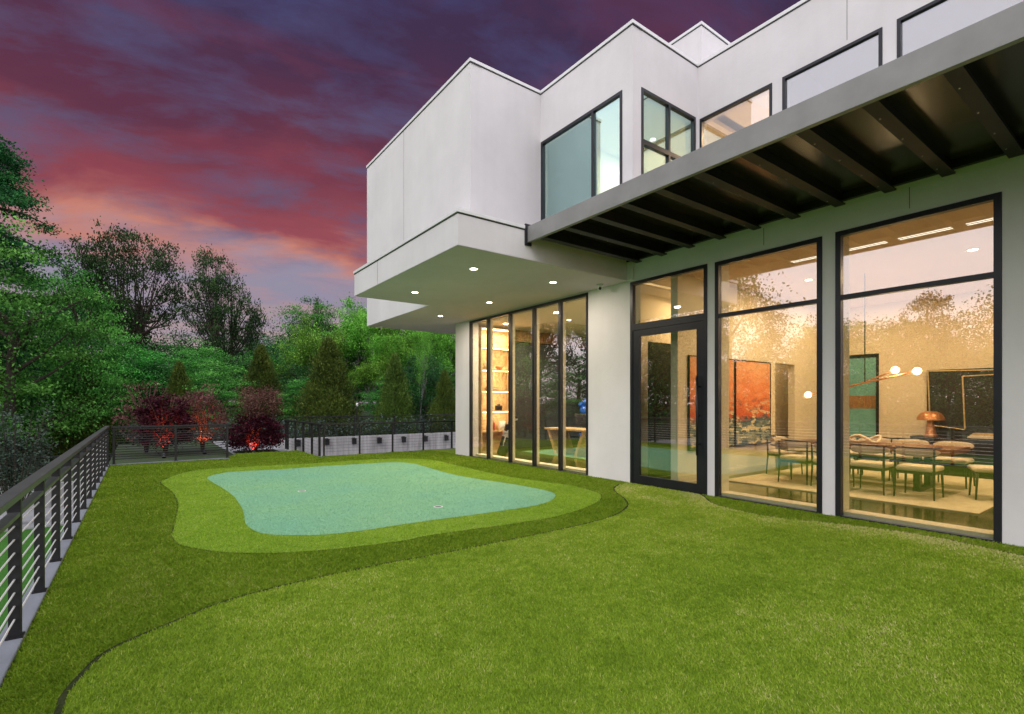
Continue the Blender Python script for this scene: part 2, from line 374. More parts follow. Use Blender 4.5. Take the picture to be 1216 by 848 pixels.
def flat(name, pts, z, mat, kind='structure', thick=.0):
    bm = bmesh.new(); vs_ = [bm.verts.new((x, y, z)) for x, y in pts]
    for a, b, c in tessellate_polygon([[Vector((x, y, 0)) for x, y in pts]]):
        f = bm.faces.new((vs_[a], vs_[b], vs_[c])); f.normal_update()
        if f.normal.z < 0: f.normal_flip()
    return tag(link(name, bm, mat), kind=kind)
def strip(name, pts, w, z, mat):
    bm = bmesh.new(); L = []
    for i, p in enumerate(pts):
        t = Vector(pts[min(i+1, len(pts)-1)])-Vector(pts[max(i-1, 0)]); n = Vector((-t.y, t.x)).normalized()*w/2
        L.append((bm.verts.new((p[0]+n.x, p[1]+n.y, z)), bm.verts.new((p[0]-n.x, p[1]-n.y, z))))
    for (a, b), (c, d) in zip(L, L[1:]): bm.faces.new((a, b, d, c))
    bmesh.ops.recalc_face_normals(bm, faces=bm.faces)
    if sum(f.normal.z for f in bm.faces) < 0: bmesh.ops.reverse_faces(bm, faces=bm.faces)
    return tag(link(name, bm, mat), kind='structure')
def np_mesh(name, verts, nper, tint):
    """verts (n*nper,3): n separate polygons of nper corners; tint per polygon"""
    n = len(verts)//nper
    me = bpy.data.meshes.new(name)
    me.vertices.add(n*nper); me.vertices.foreach_set('co', np.asarray(verts, dtype=np.float32).ravel())
    me.loops.add(n*nper); me.loops.foreach_set('vertex_index', np.arange(n*nper, dtype=np.int32))
    me.polygons.add(n); me.polygons.foreach_set('loop_start', np.arange(0, n*nper, nper, dtype=np.int32))
    try: me.polygons.foreach_set('loop_total', np.full(n, nper, dtype=np.int32))
    except Exception: pass
    me.update(calc_edges=True)
    a = me.attributes.new('tint', 'FLOAT', 'POINT'); a.data.foreach_set('value', np.repeat(tint, nper).astype(np.float32))
    return me

# ------------------------------------------------------------------ ground
lawn_out = [(-.612, -4), (7.62, -4), (7.62, 13.2), (16, 13.2), (16, 14.82), (4.1, 14.82), (4.1, 17.2), (2.35, 17.2), (2.0, 16.25), (1.95, 15.78), (-.612, 15.78)]
seam_s = smooth_open([(-.34, -4), (-.34, 0), (-.34, 2.2)]+SEAM[:], 5)
seam_s = [p for p in seam_s if p[0] < 7.6]
fr_s = smooth_loop(FRINGE, 5); gr_s = smooth_loop(GREEN, 5); seamb_s = smooth_open([(7.6, 5.0)]+SEAM_B+[(7.0, .6), (6.9, -1), (6.9, -4)], 5)
band_poly = [(-.612, 15.78), (-.612, -4)]+seam_s+[(7.62, 6.53), (7.62, 13.2), (16, 13.2), (16, 14.82), (4.1, 14.82), (4.1, 17.2), (2.35, 17.2), (2.0, 16.25), (1.95, 15.78)]
wallband = seamb_s+[(7.62, -4), (7.62, 5.0)]
bm = bmesh.new(); poly_prism(bm, lawn_out, -.35, 0); tag(link('lawn', bm, 'lawn'), kind='structure')
flat('turf_band', band_poly, .004, 'band')
flat('wall_border_turf', wallband, .004, 'band')
flat('fringe_turf', fr_s, .008, 'fringe')
flat('putting_green', gr_s, .012, 'green')
strip('turf_seam', seam_s, .036, .007, 'seam')
strip('turf_seam', seamb_s, .03, .007, 'seam')
strip('turf_seam', fr_s+[fr_s[0]], .020, .0105, 'seam')
# deck body and kerb
bm = bmesh.new(); poly_prism(bm, [(-.70, -4), (7.7, -4), (7.7, 13.1), (16, 13.1), (16, 14.86), (4.14, 14.86), (4.14, 17.26), (2.3, 17.26), (1.95, 15.86), (-.70, 15.86)], -2.4, -.36)
tag(link('terrace_base', bm, 'concrete'), kind='structure')
tag(link('kerb', bx(-.745, -.612, -4, 15.86, -.36, .03, bev=.008), 'kerb'), kind='structure')
tag(link('kerb', bx(-.612, 1.97, 15.78, 15.90, -.36, .03, bev=.006), 'kerb'), kind='structure')
tag(link('concrete_edging', bx(4.1, 16, 14.82, 14.94, -.36, .012, bev=.006), 'kerb'), kind='structure')

# terrain: lower garden, then the wooded slope
def ground_z(x, y):
    def ss(a, b, t):
        t = min(1, max(0, (t-a)/(b-a))); return t*t*(3-2*t)
    z = -2.0
    if x < -.5:
        if y > 22.55: z = -1.25+ss(23, 60, y)*1.6
        if x < -12 and y <= 22.55: z = -2.0
    else:
        if y > 25.15: z = -.45+ss(26, 60, y)*1.5
    return z
bm = bmesh.new()
xs = sorted({-300, -200, -120, -80, -60, -45, -35, -28, -22, -17, -13, -10, -8, -6, -4, -2, -.55, -.45, 2, 5, 8, 12, 16, 22, 30, 45, 60, 80, 120, 200, 300})
ys = sorted({-200, -100, -50, -20, -8, 0, 5, 10, 15, 18, 20, 22, 22.5, 22.6, 25.1, 25.2, 26, 28, 30, 33, 37, 42, 50, 60, 80, 110, 160, 300, 500})
G = [[bm.verts.new((x, y, ground_z(x, y)+random.uniform(-.04, .04)*(y > 26))) for x in xs] for y in ys]
for j in range(len(ys)-1):
    for i in range(len(xs)-1): bm.faces.new((G[j][i], G[j][i+1], G[j+1][i+1], G[j+1][i]))
tag(link('ground', bm, 'soil', smooth=True), kind='structure')
flat('lower_lawn', [(-30, -6), (-.72, -6), (-.72, 19.3), (-30, 19.3)], -1.975, 'lowlawn')
tag(link('lower_path', bx(-30, -.72, 19.3, 22.5, -2.1, -1.93), 'paving'), kind='structure')
tag(link('courtyard_paving', bx(-.72, 30, 17.3, 25.02, -2.1, -1.95), 'paving'), kind='structure')
tag(link('courtyard_paving', bx(-.7, 4.12, 17.30, 25.0, -1.95, -.12), 'paving'), kind='structure')
tag(link('planting_bed', bx(-.69, 2.35, 16.6, 24.95, -.119, -.07, bev=.01), 'soil'), kind='structure')
tag(link('planting_bed', bx(2.5, 3.75, 17.9, 19.2, -.119, -.07, bev=.01), 'soil'), kind='structure')

# ------------------------------------------------------------------ turf blades
def inside(pts, P):
    P = np.asarray(P); x, y = P[:, 0], P[:, 1]; c = np.zeros(len(P), bool); n = len(pts)
    q = np.asarray(pts, float)
    for i in range(n):
        x0, y0 = q[i]; x1, y1 = q[(i+1) % n]
        if y0 == y1: continue
        k = ((y0 > y) != (y1 > y)) & (x < (x1-x0)*(y-y0)/(y1-y0)+x0); c ^= k
    return c
def near_curve(pts, P, d):
    P = np.asarray(P)[:, :2]; m = np.zeros(len(P), bool)
    q = np.asarray(pts, float)
    for a, b in zip(q, q[1:]):
        ab = b-a; L = (ab@ab)+1e-12
        t = np.clip(((P-a)@ab)/L, 0, 1)[:, None]
        m |= (((P-(a+t*ab))**2).sum(1) < d*d)
    return m
rng = np.random.default_rng(11)
def curve_dist(pts, P):
    P = np.asarray(P)[:, :2]; m = np.full(len(P), 9.)
    q = np.asarray(pts, float)[:, :2]
    for a, b in zip(q, q[1:]):
        ab = b-a; t = np.clip(((P-a)@ab)/((ab@ab)+1e-12), 0, 1)[:, None]
        m = np.minimum(m, np.sqrt(((P-(a+t*ab))**2).sum(1)))
    return m
def vnoise(P, f, seed):
    g = np.random.default_rng(seed).uniform(0, 1, (128, 128)); x = P[:, 0]*f+50; y = P[:, 1]*f+50
    i, j = np.floor(x).astype(int), np.floor(y).astype(int); u, v = x-i, y-j; u = u*u*(3-2*u); v = v*v*(3-2*v)
    G = lambda a, b: g[a % 128, b % 128]
    return (G(i, j)*(1-u)+G(i+1, j)*u)*(1-v)+(G(i, j+1)*(1-u)+G(i+1, j+1)*u)*v
def scatter(n):
    # density falls with distance from the terrace's near end
    g = np.linspace(1.9, 18.2, 800); pdf = g/(1+(g/4.2)**2.2); cdf = np.cumsum(pdf); cdf /= cdf[-1]
    r = np.interp(rng.uniform(0, 1, n), cdf, g)
    th = rng.uniform(R(-12), R(84), n)
    return np.stack([r*np.sin(th), r*np.cos(th), np.zeros(n)], 1), r
P, rr = scatter(1150000)
on_green = inside(gr_s, P)
PG, rG = P[on_green], rr[on_green]
ok = inside(lawn_out, P) & ~on_green & (P[:, 0] < 7.58) & ~near_curve(seam_s, P, .016) & ~near_curve(seamb_s, P, .014)
P, rr = P[ok], rr[ok]
in_f = inside(fr_s, P); in_b = (inside(band_poly, P) | inside(wallband, P)) & ~in_f
in_l = ~in_f & ~in_b
patch = None
def blades(name, sel, mat, h, label, lean):
    p = P[sel]; r = rr[sel]; n = len(p)
    ang = rng.uniform(0, 2*PI, n); w = (.0014+.00052*r)*rng.uniform(.7, 1.3, n)
    hh = h*rng.uniform(.55, 1.15, n)
    d = np.stack([np.cos(ang), np.sin(ang), np.zeros(n)], 1)
    tip = p + np.stack([rng.normal(lean[0], .55, n)*hh, rng.normal(lean[1], .55, n)*hh, hh], 1)
    a = p - d*w[:, None]; b = p + d*w[:, None]
    a[:, 2] += .006; b[:, 2] += .006; tip[:, 2] += .006
    v = np.stack([a, b, tip], 1).reshape(-1, 3)
    window_glow = 0
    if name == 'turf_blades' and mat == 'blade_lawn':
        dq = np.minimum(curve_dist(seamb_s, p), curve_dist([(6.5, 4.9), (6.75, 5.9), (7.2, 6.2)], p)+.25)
        window_glow = np.clip(1-dq/.85, 0, 1)**1.4*rng.uniform(.15, .75, n)*(.55+.9*vnoise(p, 1.6, 5))  # window glow on the lawn by the wall, painted as paler blade tint
    pat = (vnoise(p, .8, 1)-.5)*.22+(vnoise(p, 3.0, 2)-.5)*.22+(vnoise(p, 11., 3)-.5)*.26+(vnoise(p, 34., 4)-.5)*.22
    t = np.clip(rng.normal(.42, .20, n)+pat+window_glow, 0, 1)
    me = np_mesh(name, v, 3, t); me.materials.append(M[mat])
    o = bpy.data.objects.new(name, me); COL.objects.link(o)
    return tag(o, label, 'turf', kind='stuff')
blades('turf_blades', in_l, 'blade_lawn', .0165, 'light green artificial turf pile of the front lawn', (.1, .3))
blades('turf_blades', in_b, 'blade_band', .024, 'darker olive turf pile of the band around the putting green', (-.1, -.35))
blades('turf_blades', in_f, 'blade_fringe', .015, 'bright green turf pile of the fringe right around the putting green', (.1, .3))

P, rr = PG[np.hypot(PG[:, 0]-2.25, PG[:, 1]-9.21) > .08], rG[np.hypot(PG[:, 0]-2.25, PG[:, 1]-9.21) > .08]
k_ = np.hypot(P[:, 0]-3.53, P[:, 1]-6.64) > .08; P, rr = P[k_], rr[k_]
P[:, 2] += .008
blades('turf_blades', np.ones(len(P), bool), 'blade_green', .0045, 'short teal green nap of the putting green', (.2, .2))
# golf cups sunk in the green
for (x, y), lab in (((2.25, 9.21), 'white golf hole cup near the middle of the putting green, the farther one'), ((3.53, 6.64), 'white golf hole cup in the near right part of the putting green')):
    t = thing('golf_cup', lab, 'golf cup', (x, y, .012), 0, 'cups on the putting green')
    bm = bmesh.new(); lathe(bm, [(.066, .002), (.066, .007), (.054, .007), (.054, .002)], 28); link('cup_rim', bm, 'white', t)
    bm = bmesh.new(); lathe(bm, [(0, .003), (.0535, .003)], 28); link('cup_hole', bm, 'blackplastic', t)

# ------------------------------------------------------------------ the house
H = thing('house', 'white two storey modern stucco house with black framed windows and cantilevered upper box', 'house', (7.6, 6, 0))
H.location = (0, 0, 0)
CAPS = []
def coping(x0, x1, y0, y1, z):
    """metal coping round a roof rectangle: a dark gap line with a pale cap proud of it"""
    e = .012
    g = bx(x0-e*.4, x1+e*.4, y0-e*.4, y1+e*.4, z-.062, z-.042); link('coping_gap', g, 'groove', H)
    c = bx(x0-.02, x1+.02, y0-.02, y1+.02, z-.042, z+.03, bev=.004); link('coping', c, 'coping', H)
GW = [(7.634, 12.40, -.05, 3.87), (4.856, 6.498, -.05, 3.86), (3.096, 4.718, -.05, 3.85), (1.285, 2.933, -.05, 3.86), (-2.4, -.6, -.05, 3.86)]
link('front_wall', wall('x', XW, XW+.30, -5, 13.2, -.36, 4.75, GW), 'stucco', H)
link('side_wall', bx(XW+.30, 16.3, 12.95, 13.2, -.36, 3.9), 'stucco', H)
link('rear_wall', bx(16.3, 16.5, -5, 13.2, -.36, 4.6), 'stucco', H)
link('near_wall', bx(XW+.30, 16.3, -5, -4.8, -.36, 4.6), 'stucco', H)
# low roof between the front wall and the set-back upper storey
link('terrace_roof', bx(XW+.30, 9.66, -5, 6.4, 4.40, 4.60), 'coping', H)
# upper storey
XM, XA, XB, YA, YB, YE = 9.662, 7.55, 5.623, 6.40, 9.144, 15.2
MW = [(4.811, 6.353, 5.2, 7.62), (3.041, 4.624, 5.2, 7.62), (-.2, 2.849, 5.2, 7.62), (-3.6, -.5, 5.2, 7.62)]
link('upper_front_wall', wall('x', XM, XM+.25, -5, YA, 4.6, ZT-.04, MW), 'stucco', H)
AW = [(6.653, 9.142-.012, 5.0, 7.63)]
link('upper_bay_wall', wall('x', XA, XA+.25, YA, YB, 3.9, ZT-.04, AW), 'stucco', H)
link('upper_bay_wall', wall('y', YA, YA+.25, XA+.25, XM+.25, 4.61, ZT-.04, [(7.80, 9.575, 5.2, 7.65)]), 'stucco', H)
link('upper_box', wall('y', YB, YB+.25, XB, XA+.25, 3.902, ZT-.04), 'stucco', H)
link('upper_box', wall('x', XB, XB+.25, YB+.25, YE, 3.902, ZT-.04), 'stucco', H)
link('upper_box', bx(XB+.25, 16.3, YE-.25, YE, 3.902, ZT-.04), 'stucco', H)
link('upper_rear_wall', bx(16.3, 16.5, -5, YE, 4.6, ZT-.04), 'stucco', H)
link('upper_near_wall', bx(XM+.25, 16.3, -5, -4.75, 4.6, ZT-.04), 'stucco', H)
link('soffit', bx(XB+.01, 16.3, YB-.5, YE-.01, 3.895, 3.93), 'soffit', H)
link('roof', bx(XB+.1, 16.4, YB+.1, YE-.1, ZT-.3, ZT-.15), 'coping', H)
link('roof', bx(XA+.1, 16.4, YA+.1, YB+.1, ZT-.29, ZT-.14), 'coping', H)
link('roof', bx(XM+.1, 16.4, -4.9, YA+.1, ZT-.28, ZT-.13), 'coping', H)
def coping_run(pts, z, name='coping'):
    """coping along a polyline of parapet fronts (axis aligned); outward side is to the left of travel"""
    for (xa, ya), (xb, yb), e0, e1 in pts:
        if xa == xb:
            link('coping_gap', bx(xa-.006, xa+.26, min(ya, yb)-e0, max(ya, yb)+e1, z-.066, z-.042), 'groove', H)
            link(name, bx(xa-.022, xa+.27, min(ya, yb)-e0, max(ya, yb)+e1, z-.042, z+.025, bev=.003), 'coping', H)
        else:
            link('coping_gap', bx(min(xa, xb)-e0, max(xa, xb)+e1, ya-.006, ya+.26, z-.066, z-.042), 'groove', H)
            link(name, bx(min(xa, xb)-e0, max(xa, xb)+e1, ya-.022, ya+.27, z-.042, z+.025, bev=.003), 'coping', H)
coping_run([((XM, -5), (XM, YA), 0, -.022), ((XA, YA), (XM, YA), -.27, .27), ((XA, YA), (XA, YB), .022, -.022),
            ((XB, YB), (XA, YB), -.27, .27), ((XB, YB), (XB, YE), .022, .02)], ZT)
# balcony slab
BX0, BY0, BY1 = 3.803, 6.54, 11.05
link('balcony', bx(BX0, XB-.004, BY0, BY1, 3.90, 4.365), 'stucco', H)
link('balcony', bx(XB-.004, XW-.003, BY0, YB-.003, 3.899, 4.364), 'stucco', H)
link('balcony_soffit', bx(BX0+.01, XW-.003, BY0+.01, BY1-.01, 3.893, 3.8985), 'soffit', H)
link('balcony_coping', bx(BX0-.022, XB-.006, BY0-.022, BY1+.02, 4.385, 4.44, bev=.004), 'coping', H)
link('balcony_coping', bx(XB-.006, XW-.06, BY0-.022, YB-.006, 4.3855, 4.439), 'coping', H)
link('coping_gap', bx(BX0-.004, XB-.01, BY0-.004, BY1+.004, 4.365, 4.385), 'groove', H)
link('coping_gap', bx(XB-.01, XW-.06, BY0-.004, YB-.01, 4.3645, 4.3852), 'groove', H)
# roof block (stair head)
tb = link('stair_head', bx(10.31, 12.2, 6.74, 9.4, ZT-.2, 10.15), 'stucco', H)
link('coping_gap', bx(10.304, 12.206, 6.734, 9.406, 10.15, 10.172), 'groove', H)
link('coping', bx(10.285, 12.225, 6.715, 9.425, 10.172, 10.235, bev=.003), 'coping', H)
# control joints in the stucco (thin dark lines)
for (ax, c, u, z0, z1) in (('x', XW, 2.112, 3.93, 4.19), ('x', XW, 3.911, 3.93, 4.19), ('x', XM, 3.55, 7.70, ZT-.07), ('x', XB, 12.5, 4.45, ZT-.07),
                           ('y', BY0, 0, 0, 0), ('x', BX0, 9.7, 3.905, 4.36)):
    if ax == 'x': link('control_joint', bx(c-.0025, c+.01, u-.004, u+.004, z0, z1), 'joint', H)

# canopy
cn = thing('canopy', 'long dark steel canopy with grey fascia projecting over the tall ground floor windows', 'canopy', (XW, 6.5, 4.2)); cn.location = (0, 0, 0)
link('roof_panel', bx(5.16, XW-.003, -3.5, BY0-.003, 4.335, 4.375), 'panel', cn)
link('canopy_fascia', bx(5.10, 5.16, -3.5, BY0-.004, 4.17, 4.43, bev=.004), 'fascia', cn)
link('canopy_ledger', bx(XW-.075, XW-.0035, -3.5, BY0-.005, 4.245, 4.332), 'bronze', cn)
link('end_plate', bx(5.055, 5.185, BY0-.03, BY0-.002, 4.12, 4.47, bev=.003), 'dark', cn)
for i in range(17):
    y = 6.22-.5625*i
    bm = bmesh.new(); box(bm, 5.162, XW-.077, y-.012, y+.012, 4.19, 4.333); box(bm, 5.162, XW-.077, y-.062, y+.062, 4.172, 4.19)
    o = link('beam', bm, 'bronze', cn)
    for x in (5.5, 6.1, 6.7, 7.2):
        bm = bmesh.new(); lathe(bm, [(0, -.008), (.008, -.007), (.009, 0), (0, 0)], 8, (x, y+.03, 4.1715)); link('bolt', bm, 'steelbright', o)

# windows ------------------------------------------------------------
def window_x(x, y0, y1, z0, z1, glass, bars_z=(), bars_y=(), name='window', fw=.065, d0=-.012, d1=.075, parent=None, bar=.06):
    """window in a wall facing -X: frame > pane"""
    bm = bmesh.new()
    box(bm, x+d0, x+d1, y0, y0+fw, z0, z1); box(bm, x+d0, x+d1, y1-fw, y1, z0, z1)
    box(bm, x+d0, x+d1, y0+fw, y1-fw, z0, z0+fw*.75); box(bm, x+d0, x+d1, y0+fw, y1-fw, z1-fw, z1)
    ys = [y0+fw]+[v for b in bars_y for v in (b-bar/2, b+bar/2)]+[y1-fw]
    for b in bars_y: box(bm, x+d0+.004, x+d1-.004, b-bar/2, b+bar/2, z0+fw*.75, z1-fw)
    for b in bars_z:
        for a, c in zip(ys[0::2], ys[1::2]): box(bm, x+d0+.004, x+d1-.004, a, c, b-bar/2, b+bar/2)
    w = bpy.data.objects.new(name, None); COL.objects.link(w); w.parent = parent or H; w.empty_display_size = .2
    link('frame', bm, 'dark', w)
    zs = [z0+fw*.75]+[v for b in bars_z for v in (b-bar/2, b+bar/2)]+[z1-fw]
    for a, c in zip(ys[0::2], ys[1::2]):
        for p, q in zip(zs[0::2], zs[1::2]):
            link('pane', bx(x+.03, x+.042, a-.004, c+.004, p-.004, q+.004), glass, w)
    return w
window_x(XW, 7.637, 12.397, -.02, 3.867, 'glass', (), (8.538, 9.476, 10.455, 11.47), 'window_wall', .055, bar=.075)
window_x(XW, 3.099, 4.715, -.02, 3.847, 'glass', (2.965,))
window_x(XW, 1.288, 2.930, -.02, 3.857, 'glass', (2.965,))
window_x(XW, -2.397, -.603, -.02, 3.857, 'glass', (2.965,))
window_x(XW, 4.859, 6.495, 3.0, 3.857, 'glass', (), (), 'window', .06)
for (y0, y1, z0, z1) in MW: window_x(XM, y0+.003, y1-.003, z0+.003, z1-.003, 'glass_pale', (), (), 'window', .05)
window_x(XA, 6.656, 9.126, 5.003, 7.627, 'glass_up', (), (7.46,), 'window', .06)
bm = bmesh.new(); fw = .06; y = YA
for (a, b, p, q) in ((7.803, 7.863, 5.203, 7.647), (9.512, 9.572, 5.203, 7.647), (7.863, 9.512, 7.587, 7.647), (7.863, 9.512, 5.203, 5.263), (8.64, 8.70, 5.263, 6.57), (8.64, 8.70, 6.66, 7.587), (7.863, 9.512, 6.57, 6.66)):
    box(bm, a, b, y-.012, y+.075, p, q)
w = bpy.data.objects.new('window', None); COL.objects.link(w); w.parent = H
link('frame', bm, 'dark', w)
for a, b in ((7.86, 8.643), (8.697, 9.515)):
    for p, q in ((5.26, 6.573), (6.657, 7.59)): link('pane', bx(a, b, y+.03, y+.042, p, q), 'glass_up', w)
# cream inner fins and sills behind the glass wall
for yb in (8.538, 9.476, 10.455, 11.47): link('inner_fin', bx(XW+.078, XW+.155, yb-.034, yb+.034, .05, 3.84), 'cream', H)
link('inner_sill', bx(XW+.156, XW+.40, 7.70, 12.33, .02, .075), 'cream', H)
for a, b in ((3.17, 4.65), (1.36, 2.86), (-2.32, -.68)): link('inner_sill', bx(XW+.08, XW+.32, a, b, .02, .075), 'cream', H)
for a in (3.10, 1.289): link('inner_reveal', bx(XW+.08, XW+.302, a+1.61-.06 if a > 3 else 2.93-.055, a+1.61 if a > 3 else 2.93, .05, 3.84), 'cream', H)
# door
dr = bpy.data.objects.new('door', None); COL.objects.link(dr); dr.parent = H
bm = bmesh.new(); box(bm, XW-.012, XW+.09, 4.859, 4.919, .0, 3.0); box(bm, XW-.012, XW+.09, 6.435, 6.495, .0, 3.0); box(bm, XW-.012, XW+.09, 4.919, 6.435, 2.925, 2.999)
link('door_frame', bm, 'dark', dr)
bm = bmesh.new(); box(bm, XW+.0, XW+.06, 4.924, 5.06, .02, 2.92); box(bm, XW+.0, XW+.06, 6.285, 6.43, .02, 2.92); box(bm, XW+.0, XW+.06, 5.06, 6.285, .02, .17); box(bm, XW+.0, XW+.06, 5.06, 6.285, 2.80, 2.92)
lf = link('door_leaf', bm, 'dark', dr)
link('pane', bx(XW+.025, XW+.037, 5.055, 6.29, .165, 2.805), 'glass', dr)
bm = bmesh.new(); tube(bm, [(XW-.075, 5.0, .66), (XW-.075, 5.0, 2.0)], .02, 10)
for z in (.85, 1.33, 1.82): tube(bm, [(XW-.075, 5.0, z), (XW+.001, 5.0, z)], .012, 8)
link('handle', bm, 'rail', dr, True)

# interior -----------------------------------------------------------
link('floor', bx(XW+.30, 16.3, -4.8, 12.95, -.1, .05), 'floor', H)
link('floor_trim', bx(XW+.06, XW+.298, 4.92, 6.43, -.1, .02), 'dark', H)
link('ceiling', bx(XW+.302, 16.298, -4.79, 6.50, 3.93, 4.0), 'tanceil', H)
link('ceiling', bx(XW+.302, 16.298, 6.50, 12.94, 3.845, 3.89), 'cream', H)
YP = 5.72
link('partition', wall('y', YP, YP+.15, 8.0, 14.45, .05, 3.93, [(11.62, 12.55, .04, 2.45)]), 'cream', H)
link('back_wall', wall('x', 14.45, 14.6, -4.8, YP+.15, .05, 3.93, [(4.62, 5.45, .04, 2.75)]), 'cream', H)
link('baseboard', bx(8.0, 11.60, YP-.015, YP-.001, .05, .19), 'cream', H)
link('baseboard', bx(14.432, 14.449, -4.7, 4.55, .05, .19), 'cream', H)
link('inner_wall', bx(11.4, 16.2, 6.62, 6.72, .05, 3.92), 'cream', H)
link('party_wall', bx(XW+.302, 14.45, 6.95, 7.1, .05, 3.84), 'cream', H)
link('party_wall', bx(XW+.303, 8.05, 6.72, 6.95, .05, 3.92), 'cream', H)
link('near_interior_wall', bx(XW+.302, 14.45, -1.2, -1.05, .05, 3.92), 'cream', H)
link('end_panelling', bx(XW+.302, 16.2, 12.80, 12.94, .05, 3.84), 'walnutpanel', H)
link('office_rear_wall', bx(12.75, 12.9, 7.1, 12.8, .05, 3.84), 'charcoal', H)
# inner dark glazed door in the hall, pull door to the back
ig = link('inner_glass_door', bx(8.06, 9.05, 6.42, 6.45, .06, 2.75), 'blackplastic', H)
link('frame', bx(9.05, 9.25, 6.40, 6.47, .05, 3.2), 'cream', ig)
bm = bmesh.new(); box(bm, 14.50, 14.54, 4.63, 4.70, .05, 2.74); box(bm, 14.50, 14.54, 5.37, 5.44, .05, 2.74); box(bm, 14.50, 14.54, 4.70, 5.37, 2.66, 2.74)
bd = link('back_door', bm, 'dark', H)
M['teal_glass'] = simple('frosted_teal_glass', (.16, .42, .42), .3, 0, .1, .6)
link('pane', bx(14.512, 14.528, 4.69, 5.38, .06, 2.67), 'teal_glass', bd)
link('band', bx(14.505, 14.511, 4.70, 5.37, 1.40, 1.72), 'walnutpanel', bd)
bm = bmesh.new(); tube(bm, [(14.43, 4.66, 1.0), (14.43, 4.66, 1.95)], .022, 8)
for z in (1.15, 1.75): tube(bm, [(14.43, 4.66, z), (14.50, 4.66, z)], .012, 6)
link('handle', bm, 'rail', bd)
# upstairs: floors, a lit room behind the front windows, a dim blind behind the bay window
link('upper_floor', bx(XM+.26, 16.29, -4.7, 6.6, 4.55, 4.6), 'oak', H)
link('upper_ceiling', bx(XM+.26, 16.29, -4.7, 6.38, 8.05, 8.15), 'cream', H)
link('upper_ceiling', bx(XA+.26, 16.29, 6.68, 15.0, 8.051, 8.151), 'cream', H)
link('upper_inner_wall', bx(12.6, 12.75, -4.7, 12, 4.6, 8.05), 'cream', H)
link('upper_inner_wall', bx(XM+.26, 12.6, 4.60, 4.72, 4.6, 8.05), 'cream', H)
link('upper_inner_wall', bx(XA+.3, 12.6, 9.16, 9.28, 4.6, 8.05), 'cream', H)
link('blind', bx(XA+.16, XA+.18, 7.50, 9.10, 5.02, 7.6), 'cream', H)
link('ceiling_vent', bx(10.6, 11.1, 5.4, 5.7, 8.03, 8.049), 'white', H)

# light fittings ------------------------------------------------------
def area(name, loc, power, col, size=.12, parent=None, rot=(0, 0, 0), spread=PI):
    l = bpy.data.lights.new(name, 'AREA'); l.energy = power; l.color = col; l.shape = 'DISK'; l.size = size; l.spread = spread
    o = bpy.data.objects.new(name, l); COL.objects.link(o); o.location = loc; o.rotation_euler = rot
    if parent: o.parent = parent
    return o
def make_downlight(loc, label, group, power, col=(1, .85, .70)):
    t = thing('downlight', label, 'downlight', loc, 0, group)
    bm = bmesh.new(); lathe(bm, [(.062, -.002), (.088, -.009), (.092, -.001), (.092, 0)], 24); link('trim_ring', bm, 'white', t, True)
    bm = bmesh.new(); lathe(bm, [(0, -.004), (.062, -.004)], 20); link('lens', bm, 'lamp_warm', t)
    area('bulb', (0, 0, -.02), power, col, .11, t)
    return t
g = 'downlights in the balcony soffit'
for x, y, s in ((4.71, 9.90, 'lit round downlight nearest the outer far corner of the balcony soffit'), (4.71, 7.55, 'lit round downlight nearest the outer near corner of the balcony soffit'),
                (6.59, 9.87, 'lit round downlight in the middle of the balcony soffit towards the glass wall'), (6.49, 7.48, 'lit round downlight in the balcony soffit closest to the canopy'),
                (6.55, 12.19, 'lit round downlight under the upper box beside the white corner column')):
    make_downlight((x, y, 3.894), s, g, 22)
WARM = (1, .68, .37)
g = 'downlights in the dining room ceiling'
for i, (x, y) in enumerate(((10.45, 2.1), (10.45, 4.5), (12.9, 2.1), (12.9, 4.5), (9.0, 3.4), (10.4, -.2))):
    make_downlight((x, y, 3.93), ['lit downlight reflected white in the upper pane of the largest right window', 'lit downlight over the far end of the dining table', 'lit downlight near the dark wall art', 'lit downlight in the corner by the teal back door', 'lit downlight in the dining ceiling closest to the window bay', 'lit downlight in the near right part of the dining ceiling'][i], g, 47, WARM)
make_downlight((9.6, 6.2, 3.93), 'lit downlight in the hall ceiling behind the glass door', 'hall downlights', 34, WARM)
make_downlight((12.9, 6.2, 3.93), 'added unseen downlight lighting the passage behind the doorway right of the painting', 'hall downlights', 26, WARM)  # unseen lamp added to brighten the passage wall
g = 'downlights in the office ceiling'
for x, y, s in ((9.3, 8.6, 'lit downlight in the office ceiling behind the rightmost pane of the glass wall'), (9.6, 10.4, 'lit downlight in the office ceiling behind the fourth pane of the glass wall'), (8.7, 11.9, 'lit downlight above the office shelves')):
    make_downlight((x, y, 3.844), s, g, 125, (1, .78, .52))
make_downlight((11.1, 5.55, 8.05), 'lit downlight in the upstairs room behind the smallest front window', 'upstairs downlights', 150, WARM)
make_downlight((10.2, 8.0, 8.05), 'lit downlight in the upstairs bay room', 'upstairs downlights', 120, (1, .86, .62))
# linear slot diffusers: air vents, no lamps, with a glow added to the slots
g = 'linear slot diffusers'
for i, (a, b) in enumerate(((2.75, 3.35), (2.0, 2.6), (1.25, 1.85), (3.5, 4.1))):
    t = thing('slot_diffuser', ['second slot diffuser from the right in the dining ceiling', 'third slot diffuser from the right in the dining ceiling', 'rightmost slot diffuser seen in the largest window', 'slot diffuser in the dining ceiling above the middle window'][i], 'vent', (8.9, a, 3.93), 0, g)
    link('slot', bx(-.05, -.03, 0, b-a, -.006, -.001), 'vent_glow', t); link('slot', bx(.03, .05, 0, b-a, -.006, -.001), 'vent_glow', t)

